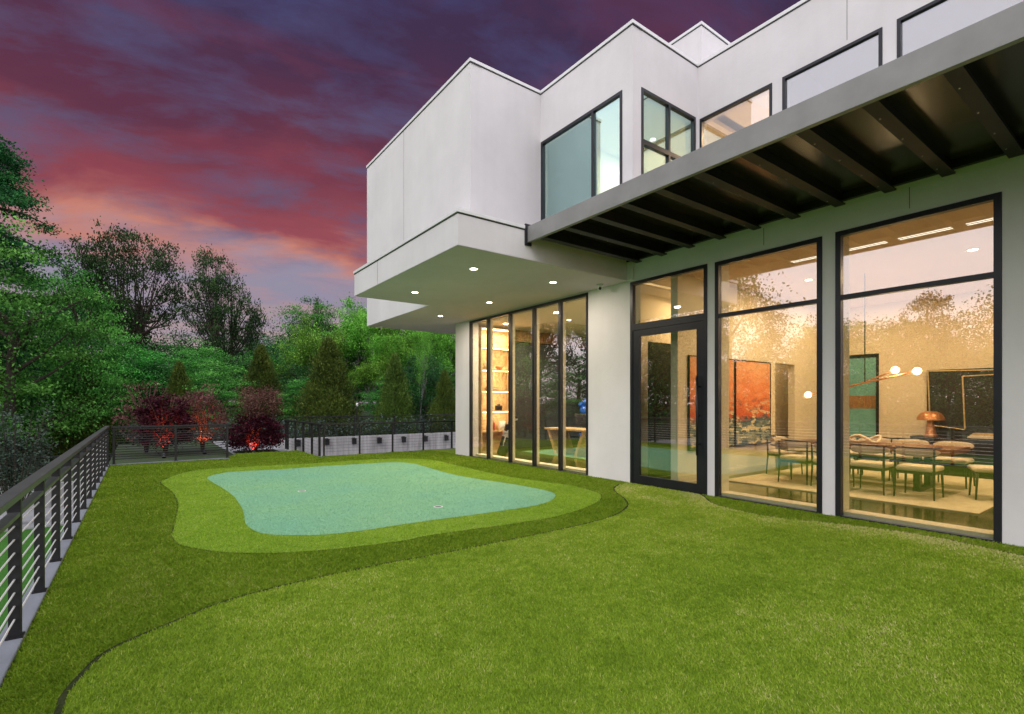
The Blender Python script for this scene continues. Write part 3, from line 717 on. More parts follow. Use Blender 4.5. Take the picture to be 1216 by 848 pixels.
# dining room ---------------------------------------------------------
rg = link('rug', bx(9.02, 13.2, 1.75, 5.42, .05, .068, bev=.004), 'rug'); tag(rg, 'large cream rug on the dark floor under the dining table', 'rug')
tb = thing('dining_table', 'long walnut slab dining table on black trestle legs', 'table', (10.75, 3.55, .068))
def slab():
    bm = bmesh.new(); n = 26; top = []
    out = [(.55+.03*math.sin(k*.9)+.02*math.sin(k*2.3), -1.25+2.5*k/(n-1)) for k in range(n)]+[(-.55+.03*math.sin(k*1.1+2), 1.25-2.5*k/(n-1)) for k in range(n)]
    poly_prism(bm, out, .655, .735); return bm
link('tabletop', slab(), 'tablewood', tb)
for y in (-.75, .75):
    bm = bmesh.new(); box(bm, -.36, .36, y-.05, y+.05, 0, .06, bev=.006); box(bm, -.34, -.22, y-.045, y+.045, .06, .654); box(bm, .22, .34, y-.045, y+.045, .06, .654); box(bm, -.22, .22, y-.04, y+.04, .58, .652)
    link('leg', bm, 'blackwood', tb)
def make_chair():
    t = thing('dining_chair', 'x', 'chair')
    # faces +X (towards the table); back towards -X
    for sx, sy in ((.22, -.23), (.22, .23)):
        bm = bmesh.new(); tube(bm, [(sx+.02, sy*1.06, 0), (sx, sy, .42)], [.012, .019], 8); link('leg', bm, 'blackwood', t, True)
    for sy in (-.24, .24):
        bm = bmesh.new(); tube(bm, [(-.25, sy*1.05, 0), (-.22, sy, .42), (-.235, sy*1.04, .77)], [.012, .02, .014], 8); link('leg', bm, 'blackwood', t, True)
    bm = bmesh.new(); box(bm, -.225, .215, -.235, -.205, .375, .42); box(bm, -.225, .215, .205, .235, .375, .42); box(bm, .195, .225, -.205, .205, .376, .419); box(bm, -.235, -.205, -.205, .205, .376, .419)
    link('seat_frame', bm, 'blackwood', t)
    bm = bmesh.new(); box(bm, -.24, .27, -.26, .26, .42, .495, bev=.032); link('seat', bm, 'fabric', t, True)
    # curved back: cream pad between two dark rails, wrapping forward at the ends
    def arc(r, z, n=15, a=1.25): return [(.06-r*math.cos(-a+2*a*k/(n-1))*1.0, r*math.sin(-a+2*a*k/(n-1))*.98, z) for k in range(n)]
    bm = bmesh.new(); tube(bm, arc(.315, .60), .011, 6); tube(bm, arc(.315, .785), .013, 6); link('back_rail', bm, 'blackwood', t, True)
    bm = bmesh.new(); rings = []
    n = 15; a = 1.15
    for k in range(n):
        th = -a+2*a*k/(n-1); e = math.cos(th/a*PI/2)**.4 if abs(th) < a else 0
        hz = .068*max(e, .25); w_ = .026*max(e, .4); rc = .308
        c = Vector((.06-rc*math.cos(th), rc*math.sin(th)*.98, .715)); nr = Vector((-math.cos(th), math.sin(th), 0))
        rings.append([bm.verts.new(c+nr*w_*math.cos(q)+Vector((0, 0, 1))*hz*math.sin(q)) for q in [2*PI*j/12 for j in range(12)]])
    for r0, r1 in zip(rings, rings[1:]):
        for j in range(12): bm.faces.new((r0[j], r0[(j+1) % 12], r1[(j+1) % 12], r1[j]))
    bm.faces.new(rings[0][::-1]); bm.faces.new(rings[-1]); bmesh.ops.recalc_face_normals(bm, faces=bm.faces)
    link('backrest', bm, 'fabric', t, True)
    return t
ch0 = make_chair(); first = True
CH = [(9.86, 4.42, 0, 'near side dining chair at the painting end of the table, back to the window'),
      (9.84, 3.84, 0, 'near side dining chair partly hidden by the black frame of the middle window'),
      (9.80, 3.24, 0, 'near side dining chair first from the left in the largest window'),
      (9.86, 2.62, 0, 'near side dining chair second from the left in the largest window'),
      (11.65, 4.42, PI, 'far side dining chair at the painting end of the table'),
      (11.65, 3.84, PI, 'far side dining chair behind the cream knot sculpture'),
      (11.65, 3.24, PI, 'far side dining chair below the mushroom lamp'),
      (11.65, 2.62, PI, 'far side dining chair at the right end of the table'),
      (10.75, 5.10, -PI/2, 'dining chair at the head of the table in front of the painted diptych'),
      (10.55, 1.88, PI/2+.35, 'dining chair at the right end of the table, turned half away')]
for x, y, rz, lab in CH:
    c = ch0 if first else copy_tree(ch0); first = False
    c.location = (x, y, .068); c.rotation_euler = (0, 0, rz); tag(c, lab, 'chair', 'dining chairs round the table')
# twisted knot sculpture
bm = bmesh.new(); pts = [(.10*math.sin(2*t), .34*math.sin(t)*1.0, .105+.055*math.cos(3*t)) for t in [2*PI*k/60 for k in range(61)]]
tube(bm, pts, .026, 10); o = link('knot_sculpture', bm, 'fabric', smooth=True); o.location = (10.72, 3.75, .78)
tag(o, 'cream looping knot sculpture lying on the dining table', 'sculpture')
# pendant
pn = thing('pendant_lamp', 'bronze angled pendant lamp with lit globes hanging over the dining table', 'lamp', (10.75, 3.66, 1.91))
bm = bmesh.new(); tube(bm, [(0, 0, 0), (0, 0, 2.02)], .010, 8); link('rod', bm, 'bronze', pn)
bm = bmesh.new(); tube(bm, [(0, .95, -.20), (0, 0, 0), (0, -.74, .17)], .017, 8); link('arm', bm, 'copper', pn)
bm = bmesh.new(); tube(bm, [(.02, .55, -.16), (.02, .1, -.02), (.02, -.43, .20)], .015, 8); link('arm', bm, 'copper', pn)
for p in ((0, -.78, .18), (.02, -.46, .215), (0, .98, -.205)):
    bm = bmesh.new(); bmesh.ops.create_icosphere(bm, subdivisions=3, radius=.062, matrix=Matrix.Translation(p)); link('globe', bm, 'lamp_globe', pn, True)
    l = bpy.data.lights.new('globe_light', 'POINT'); l.energy = 7; l.color = WARM; l.shadow_soft_size = .06
    lo = bpy.data.objects.new('globe_light', l); COL.objects.link(lo); lo.parent = pn; lo.location = (p[0]-.12, p[1], p[2]-.02)
# console with lamp
cs = thing('console', 'long black console cabinet against the back wall', 'console', (14.05, 2.2, .05))
link('body', bx(-.25, .36, -2.2, 1.6, .10, .70), 'blackwood', cs); link('top', bx(-.27, .37, -2.22, 1.62, .701, .76, bev=.006), 'blackwood', cs)
link('base', bx(-.2, .34, -2.1, 1.5, 0, .10), 'blackwood', cs)
for k in range(3): link('door_line', bx(-.253, -.249, -1.3+.95*k-.004, -1.3+.95*k+.004, .12, .69), 'bronze', cs)
ml = thing('mushroom_lamp', 'copper mushroom table lamp standing on the black console', 'lamp', (13.95, 3.50, .81))
bm = bmesh.new(); lathe(bm, [(.13, 0), (.13, .012), (.10, .06), (.075, .2), (.05, .34), (.05, .40), (0, .40)], 24); link('base', bm, 'copper', ml, True)
bm = bmesh.new(); lathe(bm, [(.245, .355), (.235, .42), (.19, .50), (.10, .545), (0, .555)], 28); link('shade', bm, 'copper', ml, True)
bk = thing('book_stack', 'low stack of pale books on the black console', 'books', (13.98, 2.45, .81))
for k in range(3): link('book', bx(-.14, .14, -.45+.05*k, .42-.04*k, .001+.035*k, .034+.035*k, bev=.004), ['cream', 'fabric', 'oak'][k], bk)
# dark wall art with pale outline strips
ar = thing('wall_art', 'large dark wall artwork with pale gold angular outlines above the console', 'artwork', (14.44, 2.2, 1.5))
link('canvas', bx(-.045, -.001, -1.3, 1.48, -.70, .78), 'charcoal', ar)
bm = bmesh.new()
for a, b in (((1.46, .76), (-1.28, .70)), ((1.46, .76), (1.42, -.38)), ((.86, .62), (.82, -.52)), ((.86, .62), (-.55, .66)), ((1.42, -.46), (.82, -.54)), ((.10, .10), (.12, -.66)), ((.10, .10), (-.55, .66)), ((.10, .10), (-1.28, .08))):
    tube(bm, [(-.052, a[0], a[1]), (-.052, b[0], b[1])], .014, 6)
link('outline', bm, 'gold', ar)
# painted diptych: plain abstract stand-in
def art_mat():
    m, nt, b = newmat('abstract_canvas')
    tc = N(nt, 'ShaderNodeTexCoord'); sp = N(nt, 'ShaderNodeSeparateXYZ'); nt.links.new(tc.outputs['Object'], sp.inputs[0])
    v = coords(nt, (1, 1, 2.2)); n1 = noise(nt, v, 1.6, 3, .5, .6); n2 = noise(nt, coords(nt, (1.2, 1, 5)), 1.5, 5, .6, .3)
    h = math_(nt, 'ADD', math_(nt, 'DIVIDE', sp.outputs[2], 1.85), math_(nt, 'MULTIPLY', math_(nt, 'SUBTRACT', n1, .5), .35))
    c = ramp(nt, h, [(.0, (.05, .10, .12)), (.14, (.32, .36, .28)), (.26, (.05, .11, .14)), (.36, (.62, .12, .05)), (.6, (.78, .24, .09)), (.85, (.80, .36, .18)), (1, (.78, .40, .22))])
    lowf = ramp(nt, h, [(.30, (.9, .9, .9)), (.62, (.12, .12, .12))])
    c = mixc(nt, mixc(nt, 1.0, ramp(nt, n2, [(.52, (0, 0, 0)), (.56, (1, 1, 1))]), lowf, 'MULTIPLY'), c, (.78, .68, .44))
    n3 = noise(nt, coords(nt, (1.5, 1, 4)), 2.3, 5, .6, .5)
    c = mixc(nt, mixc(nt, 1.0, ramp(nt, n3, [(.55, (0, 0, 0)), (.58, (1, 1, 1))]), lowf, 'MULTIPLY'), c, (.03, .08, .11))
    nt.links.new(c, b.inputs['Base Color']); b.inputs['Roughness'].default_value = .8
    return m
M['art'] = art_mat()
for a, b, s in ((8.30, 9.86, 'left panel of the abstract orange and teal painting, partly behind the window frame'), (9.90, 11.34, 'right panel of the abstract orange and teal painting beside the doorway')):
    t = thing('painting', s, 'painting', (a, YP-.001, .64), 0, 'abstract diptych panels')
    link('canvas', bx(0.02, b-a-.02, -.035, -.002, .02, 1.78), 'art', t)
    bm = bmesh.new(); box(bm, 0, .018, -.045, -.001, 0, 1.80); box(bm, b-a-.018, b-a, -.045, -.001, 0, 1.80); box(bm, .018, b-a-.018, -.045, -.001, 0, .018); box(bm, .018, b-a-.018, -.045, -.001, 1.782, 1.80)
    link('picture_frame', bm, 'dark', t)

# office --------------------------------------------------------------
sh = thing('bookcase', 'tall oak bookcase lit from within behind the second pane of the glass wall', 'bookcase', (8.0, 12.40, .05))
link('side_panel', bx(0, .04, 0, .39, 0, 3.70), 'oak', sh); link('side_panel', bx(1.16, 1.20, 0, .39, 0, 3.70), 'oak', sh); link('back_panel', bx(.04, 1.16, .37, .39, 0, 3.70), 'oak', sh)
for z in (0.0, .62, 1.22, 1.82, 2.44, 3.1, 3.66): link('shelf', bx(.042, 1.158, .005, .369, z, z+.04), 'oak', sh)
for z in (1.22, 1.82, 2.44, 3.1, 3.66):
    link('strip_light', bx(.06, 1.14, .02, .05, z-.012, z-.002), 'strip_warm', sh)
    l = area('strip_lamp', (.6, .06, z-.03), 7, (1, .74, .46), .9, sh, (R(35), 0, 0)); l.data.shape = 'RECTANGLE'; l.data.size_y = .03
def vase(x, z, s, mat, lab, prof):
    bm = bmesh.new(); lathe(bm, [(r*s, h*s) for r, h in prof], 20); o = link('vase', bm, mat, smooth=True); o.location = (x, 12.56, z+.05+.0405); tag(o, lab, 'vase', 'ornaments on the bookcase')
vase(8.35, 2.44, .30, 'white', 'white round vase on the upper shelf of the bookcase', [(0, 0), (.25, 0), (.48, .35), (.35, .75), (.15, .9), (.18, 1), (.12, 1), (.1, .85), (0, .1)])
vase(8.75, 2.44, .22, 'terracotta', 'small terracotta bowl on the upper shelf of the bookcase', [(0, 0), (.3, 0), (.6, .5), (.55, .5), (.28, .06), (0, .06)])
vase(8.5, .62, .34, 'red', 'slim red bottle on the lower shelf of the bookcase', [(0, 0), (.22, 0), (.24, .6), (.08, .8), (.08, 1.05), (0, 1.05)])
vase(8.85, .62, .30, 'white', 'white jar on the lower shelf of the bookcase', [(0, 0), (.4, 0), (.45, .5), (.35, .8), (.35, .9), (0, .9)])
for x, mat, lab in ((8.40, 'white', 'white box camera on the middle shelf of the bookcase'), (8.72, 'blackplastic', 'black box camera on the middle shelf of the bookcase')):
    t = thing('camera', lab, 'camera', (x, 12.55, 1.311), 0, 'cameras on the bookcase')
    link('body', bx(-.11, .11, -.04, .05, .0, .15, bev=.012), mat, t)
    bm = bmesh.new(); tube(bm, [(0, -.04, .075), (0, -.10, .075)], .055, 18); link('lens', bm, 'blackplastic', t); link('viewfinder', bx(-.04, .04, -.03, .03, .151, .19, bev=.008), 'blackplastic', t)
bo = thing('book_stack', 'flat books lying on the shelf above the cameras', 'books', (8.45, 12.55, 1.911))
for k in range(3): link('book', bx(-.16, .15, -.10, .10, .001+.03*k, .03+.03*k), ['charcoal', 'cream', 'terracotta'][k], bo)
gb = thing('golf_bag', 'black and white golf bag with clubs leaning by the bookcase', 'golf bag', (8.22, 11.72, .05)); gb.rotation_euler = (R(10), R(14), 0)
bm = bmesh.new(); lathe(bm, [(0, .01), (.13, .01), (.14, .05), (.125, .45), (.14, .86), (.15, .90), (.135, .90), (.12, .5), (0, .5)], 20); link('bag', bm, 'blackplastic', gb, True)
bm = bmesh.new(); lathe(bm, [(.137, .55), (.139, .62), (.1395, .62), (.1425, .70), (.137, .71)], 20); link('band', bm, 'white', gb, True)
bm = bmesh.new(); box(bm, -.08, .08, -.19, -.12, .12, .42, bev=.03); link('pocket', bm, 'blackplastic', gb, True)
bm = bmesh.new(); tube(bm, [(-.10, -.12, .75), (-.17, -.18, .6), (-.16, -.17, .42), (-.11, -.12, .3)], .016, 6); link('strap', bm, 'white', gb, True)
for k in range(5):
    a = 2*PI*k/5; x, y = .07*math.cos(a), .07*math.sin(a); h = 1.08+.06*(k % 3)
    bm = bmesh.new(); tube(bm, [(x, y, .55), (x*1.3, y*1.3, h)], .008, 6)
    c = link('club', bm, 'steelbright', gb)
    bm = bmesh.new(); bmesh.ops.create_icosphere(bm, subdivisions=2, radius=.055, matrix=Matrix.Translation((x*1.3+.02, y*1.3, h+.03)) @ Matrix.Diagonal((1.25, .9, .9, 1))); link('head', bm, ['white', 'blackplastic', 'terracotta'][k % 3], c, True)
scn = thing('simulator_screen', 'dark golf simulator screen filling the rear of the office', 'screen', (9.35, 12.70, .05))
link('screen', bx(.05, 3.25, 0, .03, .05, 3.35), 'charcoal', scn)
bm = bmesh.new(); tube(bm, [(.02, 0, 0), (.02, 0, 3.4), (3.28, 0, 3.4), (3.28, 0, 0)], .03, 8); link('frame', bm, 'rail', scn)
M['mat'] = turf('practice_mat', (.10, .20, .12), (.14, .27, .16), (.20, .34, .2))
mt = tag(link('putting_mat', bx(9.4, 12.6, 7.6, 12.3, .051, .062), 'mat'), 'green putting mat on the office floor', 'mat')
dk = thing('desk', 'pale oak desk with a slanted slab leg in the office', 'desk', (9.95, 10.55, .062))
link('desktop', bx(-.40, .40, -.85, .85, .70, .755, bev=.006), 'oak', dk)
bm = bmesh.new()
for s in (-1, 1):
    v = [bm.verts.new(p) for p in ((-.36, .40*s-.05, 0), (.36, .40*s-.05, 0), (.36, .40*s+.05, 0), (-.36, .40*s+.05, 0), (-.36, .72*s-.05, .70), (.36, .72*s-.05, .70), (.36, .72*s+.05, .70), (-.36, .72*s+.05, .70))]
    for f in ((3,2,1,0),(4,5,6,7),(0,1,5,4),(1,2,6,5),(2,3,7,6),(3,0,4,7)): bm.faces.new([v[i] for i in f])
    bmm = bm; o = link('leg', bm, 'oak', dk); bm = bmesh.new()
bm.free()
oc = thing('office_chair', 'black office chair behind the slanted leg desk', 'chair', (10.62, 11.0, .062), .5)
bm = bmesh.new()
for k in range(5): tube(bm, [(0, 0, .09), (.28*math.cos(k*1.2566), .28*math.sin(k*1.2566), .05)], .018, 6)
tube(bm, [(0, 0, .08), (0, 0, .42)], .025, 8); link('base', bm, 'blackplastic', oc)
link('seat', bx(-.25, .25, -.25, .25, .42, .50, bev=.035), 'blackplastic', oc, True)
link('backrest', bx(.20, .27, -.26, .26, .56, 1.15, bev=.034), 'blackplastic', oc, True)
bl = thing('balloon_figure', 'shiny blue figure made of round balls standing by the office desk', 'sculpture', (11.25, 11.45, .062))
bm = bmesh.new()
for p, r in (((0, 0, .16), .16), ((0, .04, .42), .17), ((0, .10, .68), .15), ((0, 0, .92), .19), ((0, -.02, 1.24), .17), ((0, -.08, 1.50), .12), ((0, .16, 1.42), .09), ((.0, -.18, .95), .10)):
    bmesh.ops.create_icosphere(bm, subdivisions=3, radius=r, matrix=Matrix.Translation(p))
link('body', bm, 'blue', bl, True)

# security cameras
def seccam(loc, lab):
    t = thing('security_camera', lab, 'camera', loc, 0, 'security cameras')
    bm = bmesh.new(); lathe(bm, [(0, 0), (.062, 0), (.062, -.03), (.05, -.045), (0, -.045)], 20); link('mount', bm, 'white', t, True)
    bm = bmesh.new(); bmesh.ops.create_icosphere(bm, subdivisions=3, radius=.05, matrix=Matrix.Translation((0, 0, -.07))); link('dome', bm, 'white', t, True)
    bm = bmesh.new(); tube(bm, [(-.03, -.025, -.085), (-.055, -.045, -.10)], .03, 14); link('lens', bm, 'blackplastic', t)
seccam((7.35, 7.05, 3.893), 'small white security camera under the balcony soffit above the white pier')
seccam((5.95, 14.95, 3.894), 'small white security camera under the far outer corner of the upper box')

# ------------------------------------------------------------------ railings
def railing(name, label, p0, p1, zb, ztop, posts, ncab, cmat='cable', second=True, sec=.05, topw=.085, zlow=.12, zhi=.72, crad=.0055, group='cable railings round the terrace'):
    d = Vector((p1[0]-p0[0], p1[1]-p0[1], 0)); L = d.length; ang = math.atan2(d.y, d.x)
    t = thing(name, label, 'railing', (p0[0], p0[1], zb), ang, group)
    link('top_rail', bx(-.03, L+.03, -topw/2, topw/2, ztop-.045, ztop, bev=.004), 'railtop' if cmat == 'cable' else 'rail', t)
    if second: link('middle_rail', bx(-.02, L+.02, -.028, .028, zhi+.065, zhi+.092), 'railtop' if cmat == 'cable' else 'rail', t)
    for s in posts:
        bm = bmesh.new(); box(bm, s-sec/2, s+sec/2, -.03, .03, 0, ztop-.046); box(bm, s-.045, s+.045, -.042, .042, 0, .010); link('post', bm, 'rail', t)
    for k in range(ncab):
        z = zlow+(zhi-zlow)*k/(ncab-1)
        bm = bmesh.new(); tube(bm, [(0, 0, z), (L, 0, z)], crad, 5); link('cable', bm, cmat, t)
    return t
railing('railing', 'long black cable railing with grey handrail along the left edge of the terrace', (-.655, -3.1), (-.655, 15.82), .03, .95, [.86+.98*k-.07 for k in range(19)]+[18.88], 8)
railing('railing', 'black railing panel across the back end of the terrace before the dark red maple', (-.56, 15.84), (1.95, 15.84), .03, .93, [.03, 1.30, 2.48], 12, 'cable_dark', True, zhi=.78, crad=.0115)
railing('railing', 'black railing running back beside the opening, left of the concrete wall', (4.17, 14.98), (4.17, 19.3), -.1, 1.04, [.1, .9, 1.9, 2.9, 4.0, 4.28], 9, 'cable_dark', False, sec=.045, zhi=.92, crad=.003)
railing('railing', 'black railing along the far right edge of the terrace up to the house corner', (4.22, 14.88), (16, 14.88), .012, .93, [.02, 1.06, 2.1, 3.15, 4.2, 5.25, 6.3, 7.4, 8.5, 9.6, 10.7], 9, 'cable_dark', False, sec=.035, zhi=.82, crad=.0028)
# concrete retaining walls with their own railings and lanterns
rw = tag(link('retaining_wall', bx(4.2, 34, 25.02, 25.3, -2.0, -.14), 'concrete'), 'long pale concrete retaining wall behind the right hand railing', 'wall')
railing('railing', 'black railing on top of the long concrete wall in front of the wood', (4.3, 25.16), (30, 25.16), -.14, 1.02, [.05+2.15*k for k in range(12)], 9, 'cable_dark', False, zhi=.9, crad=.006)
rw = tag(link('retaining_wall', bx(-30, -.75, 22.5, 22.8, -2.0, -1.13), 'concrete'), 'low concrete wall in the lower garden at far left', 'wall')
railing('railing', 'black railing on the low concrete wall at far left', (-30, 22.65), (-.8, 22.65), -1.13, .9, [.05+2.08*k for k in range(15)], 9, 'cable_dark', False, zhi=.8, crad=.007)
for i, (x, z) in enumerate(((5.93, -.34), (7.25, -.34), (8.57, -.36), (9.88, -.39), (11.22, -.40), (12.49, -.41), (13.78, -.42))):
    t = thing('wall_lantern', ['leftmost', 'second from left', 'third from left', 'middle', 'third from right', 'second from right', 'rightmost'][i]+' of the seven small black lanterns on the concrete wall', 'wall light', (x, 25.018, z), 0, 'lanterns on the concrete wall')
    link('back_plate', bx(-.07, .07, -.02, 0, -.14, .16), 'rail', t)
    bm = bmesh.new(); box(bm, -.10, .10, -.16, -.021, -.16, .10, bev=.012); link('housing', bm, 'rail', t)
    link('hood', bx(-.12, .12, -.18, -.02, .101, .13), 'rail', t)
t = thing('lamp_post', 'small pale topped path lamp behind the concrete wall railing', 'lamp', (9.3, 26.6, -.4))
bm = bmesh.new(); tube(bm, [(0, 0, 0), (0, 0, 1.75)], .03, 8); link('pole', bm, 'rail', t)
bm = bmesh.new(); lathe(bm, [(.03, 1.75), (.06, 1.78), (.07, 1.86), (.04, 1.92), (0, 1.93)], 14); link('lantern', bm, 'white', t, True)
# ------------------------------------------------------------------ vegetation
def leaf_quads(C, spread, n, size, flat_, rg, up=.6, tvar=.27):
    """n leaves round each cluster centre C (m,3)"""
    m = len(C); spread = np.broadcast_to(np.asarray(spread, float), (m,))
    idx = np.repeat(np.arange(m), n); k = len(idx)
    off = rg.normal(0, 1, (k, 3))*np.array([1, 1, flat_])*spread[idx][:, None]
    p = C[idx]+off
    nrm = rg.normal(0, 1, (k, 3)); nrm[:, 2] = np.abs(nrm[:, 2])+up; nrm /= np.linalg.norm(nrm, axis=1)[:, None]
    a = rg.normal(0, 1, (k, 3)); a -= (a*nrm).sum(1)[:, None]*nrm; a /= np.linalg.norm(a, axis=1)[:, None]
    b = np.cross(nrm, a); s = size*rg.uniform(.6, 1.35, k)[:, None]
    v = np.stack([p-a*s*.5, p-b*s*.30+a*s*.05, p+a*s*.5-nrm*s*.08, p+b*s*.30+a*s*.05], 1).reshape(-1, 3)
    ct = rg.normal(.42, tvar, m)
    t = np.clip(ct[idx]+rg.normal(0, .13, k)+off[:, 2]/(spread[idx]*flat_+1e-6)*.07, 0, 1)
    return v, t
def grow(rg, p, d, L, r, lev, maxlev, segs, tips, ang, up, kids, ratio=.72):
    pts = [p.copy()]; rad = [r]; q = p.copy(); dd = d.copy(); ns = 4
    for i in range(ns):
        dd = dd+Vector(rg.normal(0, .13, 3))+Vector((0, 0, up)); dd.normalize()
        q = q+dd*L/ns; pts.append(q.copy()); rad.append(r*(1-.42*(i+1)/ns))
        if lev >= maxlev-1 and i >= 1: tips.append(q.copy())
    segs.append((pts, rad))
    if lev >= maxlev: tips.append(q.copy()); return
    ph = rg.uniform(0, 2*PI)
    for k in range(kids[min(lev, len(kids)-1)]):
        az = ph+2*PI*k/kids[min(lev, len(kids)-1)]+rg.normal(0, .35)
        s = dd.cross(Vector((0, 0, 1)) if abs(dd.z) < .95 else Vector((1, 0, 0))).normalized(); u = dd.cross(s)
        a = ang*rg.uniform(.65, 1.3)
        nd = dd*math.cos(a)+(s*math.cos(az)+u*math.sin(az))*math.sin(a)
        j = rg.integers(2, ns+1) if k else ns
        grow(rg, pts[j].copy(), nd, L*ratio*rg.uniform(.75, 1.15), rad[j]*.72, lev+1, maxlev, segs, tips, ang, up, kids, ratio)
PROTO = {}
def build_proto(kind, var):
    rg = np.random.default_rng(sum(map(ord, kind))*10+var); segs = []; tips = []
    if kind in ('light', 'birch'):
        cfg = {'open': dict(L=4.2, ang=.62, up=.05, kids=(4, 3, 3, 2), ml=4, n=30, sp=.34, sz=.20, fl=.55),
               'light': dict(L=4.2, ang=.60, up=.05, kids=(4, 3, 3, 2), ml=4, n=66, sp=.42, sz=.165, fl=.6),
               'feathery': dict(L=5.0, ang=.75, up=.02, kids=(5, 4, 3, 2), ml=4, n=26, sp=.36, sz=.15, fl=.35),
               'birch': dict(L=6.0, ang=.35, up=.10, kids=(3, 3, 2), ml=3, n=80, sp=.42, sz=.12, fl=.8)}[kind]
        starts = [Vector((0, 0, 0))] if kind not in ('open', 'birch') else [Vector((0, 0, 0)), Vector((.5, .2, 0)), Vector((-.45, -.1, 0))][:3 if kind == 'open' else 2]
        for s in starts:
            d = Vector((s.x*.5, s.y*.5, 1)).normalized()
            grow(rg, s, d, cfg['L'], {'birch': .11}.get(kind, .30), 0 if len(starts) == 1 else 1 if kind == 'open' else 0, cfg['ml'], segs, tips, cfg['ang'], cfg['up'], cfg['kids'])
        C = np.array([tuple(t) for t in tips]); keep = C[:, 2] > 2.2
        C = C[keep]
        if len(C) > 400: C = C[rg.choice(len(C), 400, replace=False)]
        v, t = leaf_quads(C, cfg['sp']*rg.uniform(.6, 1.4, len(C)), cfg['n'], cfg['sz'], cfg['fl'], rg)
    elif kind == 'open':
        # several leaning stems, forked limbs, a wide dome of separate flattened leaf pads with gaps
        m = 66; u = rg.uniform(-.30, 1, m); th = rg.uniform(0, 2*PI, m)+var; rr_ = rg.uniform(.45, 1, m)**.5; s = np.sqrt(1-u*u)
        lob = 1+.20*np.sin(2*th+var*2)+.14*np.sin(5*th+var)
        pads = np.stack([s*np.cos(th)*rr_*4*lob, s*np.sin(th)*rr_*4*lob, 5.2+u*rr_*4.4*(1+.16*np.sin(3*th+var))], 1)
        stems = [Vector((1.1*math.cos(k*2.1+var), 1.1*math.sin(k*2.1+var), 4.6+.4*k)) for k in range(4)]
        for k, e in enumerate(stems): segs.append(([Vector((.25*math.cos(k*2.1+var), .25*math.sin(k*2.1+var), 0)), Vector((e.x*.35, e.y*.35, 1.9)), Vector((e.x*.8, e.y*.6, 3.4)), e], [.17, .14, .12, .09]))
        C = []
        for p in pads:
            e = min(stems, key=lambda q: (q.x-p[0])**2+(q.y-p[1])**2); e = e.lerp(Vector((e.x*.5, e.y*.5, 3)), rg.uniform(0, .8)); P_ = Vector(p)
            mid = e.lerp(P_, .5)+Vector(rg.normal(0, .22, 3)); segs.append(([e, mid, P_], [.065, .045, .014]))
            k = rg.integers(6, 13); C += [tuple(p+rg.normal(0, 1, 3)*np.array([.55, .55, .24])) for _ in range(k)]
            C += [tuple(mid.lerp(P_, q)+Vector(rg.normal(0, .12, 3))) for q in (.4, .7)]
        C = np.array(C)
        v, t = leaf_quads(C, .22*rg.uniform(.6, 1.5, len(C)), 30, .15, .6, rg, .4)
    elif kind == 'feathery':
        C = []; segs.append(([Vector((0, 0, 0)), Vector((.1, 0, 4)), Vector((0, .1, 9.6))], [.28, .2, .03]))
        for k in range(88):
            h = 1.6+8.1*(k/87)**.9; L = 4.3*(1-(h-1.6)/8.9)**.55*rg.uniform(.55, 1.08); az = k*2.4+rg.normal(0, .3)
            rise = rg.uniform(.05, .35); pts = [Vector((L*q*math.cos(az), L*q*math.sin(az), h+L*(rise*q*1.6-.42*q*q))) for q in (0, .3, .6, .85, 1)]
            segs.append((pts, [.06, .045, .03, .018, .006]))
            for a, b_, w_ in zip(pts[1:], pts[2:], (.7, .6, .45)):
                for q in rg.uniform(0, 1, 4): C.append(tuple(a.lerp(b_, float(q))+Vector((rg.normal(0, w_*.35), rg.normal(0, w_*.35), rg.normal(-.06, .07)))))
        C = np.array(C); v, t = leaf_quads(C, .24*rg.uniform(.6, 1.4, len(C)), 52, .105, .30, rg, .9)
    elif kind in ('layered', 'dense'):
        if kind == 'layered': m, fl, sz, n, sp, r0 = 120, .26, .165, 170, .62, .55
        else: m, fl, sz, n, sp, r0 = 110, .6, .18, 150, .62, .55
        u = rg.uniform(-1, 1, m); th = rg.uniform(0, 2*PI, m); rr_ = rg.uniform(r0, 1, m)**.6
        lob = 1+.22*np.sin(3*th+var)+.16*np.sin(5*th+u*4+var*2)
        s = np.sqrt(1-u*u)
        C = np.stack([s*np.cos(th)*rr_*3.4*lob, s*np.sin(th)*rr_*3.4*lob, 5.6+u*rr_*4.4*(1+.12*np.sin(2*th))], 1)
        C = C[C[:, 2] > .9]
        v, t = leaf_quads(C, sp*rg.uniform(.6, 1.45, len(C)), n, sz, fl, rg, .8 if kind == 'layered' else .3)
        segs.append(([Vector((0, 0, 0)), Vector((.1, .05, 2)), Vector((-.05, .1, 4)), Vector((0, 0, 6.5))], [.30, .25, .2, .08]))
        for c in C[::7]:
            h = max(1.2, c[2]-1.6); segs.append(([Vector((0, 0, h)), Vector((c[0]*.5, c[1]*.5, h+.7)), Vector(c)], [.09, .06, .02]))
    elif kind == 'cypress':
        m = 330; h = rg.uniform(0, 1, m)**1.15; th = rg.uniform(0, 2*PI, m)
        rad = (1-h)**.75*(1+.18*np.sin(3*th+h*7+var))*rg.uniform(.45, 1.08, m)*2.2
        C = np.stack([rad*np.cos(th), rad*np.sin(th), .5+h*9.2], 1)
        k = 80; idx = np.repeat(np.arange(m), k); K = len(idx)
        sp = .14+.20*(1-h[idx])
        p = C[idx]+rg.normal(0, 1, (K, 3))*np.stack([sp, sp, sp*1.9], 1)
        up = np.stack([np.cos(th[idx])*.35, np.sin(th[idx])*.35, np.ones(K)], 1)+rg.normal(0, .33, (K, 3)); up /= np.linalg.norm(up, axis=1)[:, None]
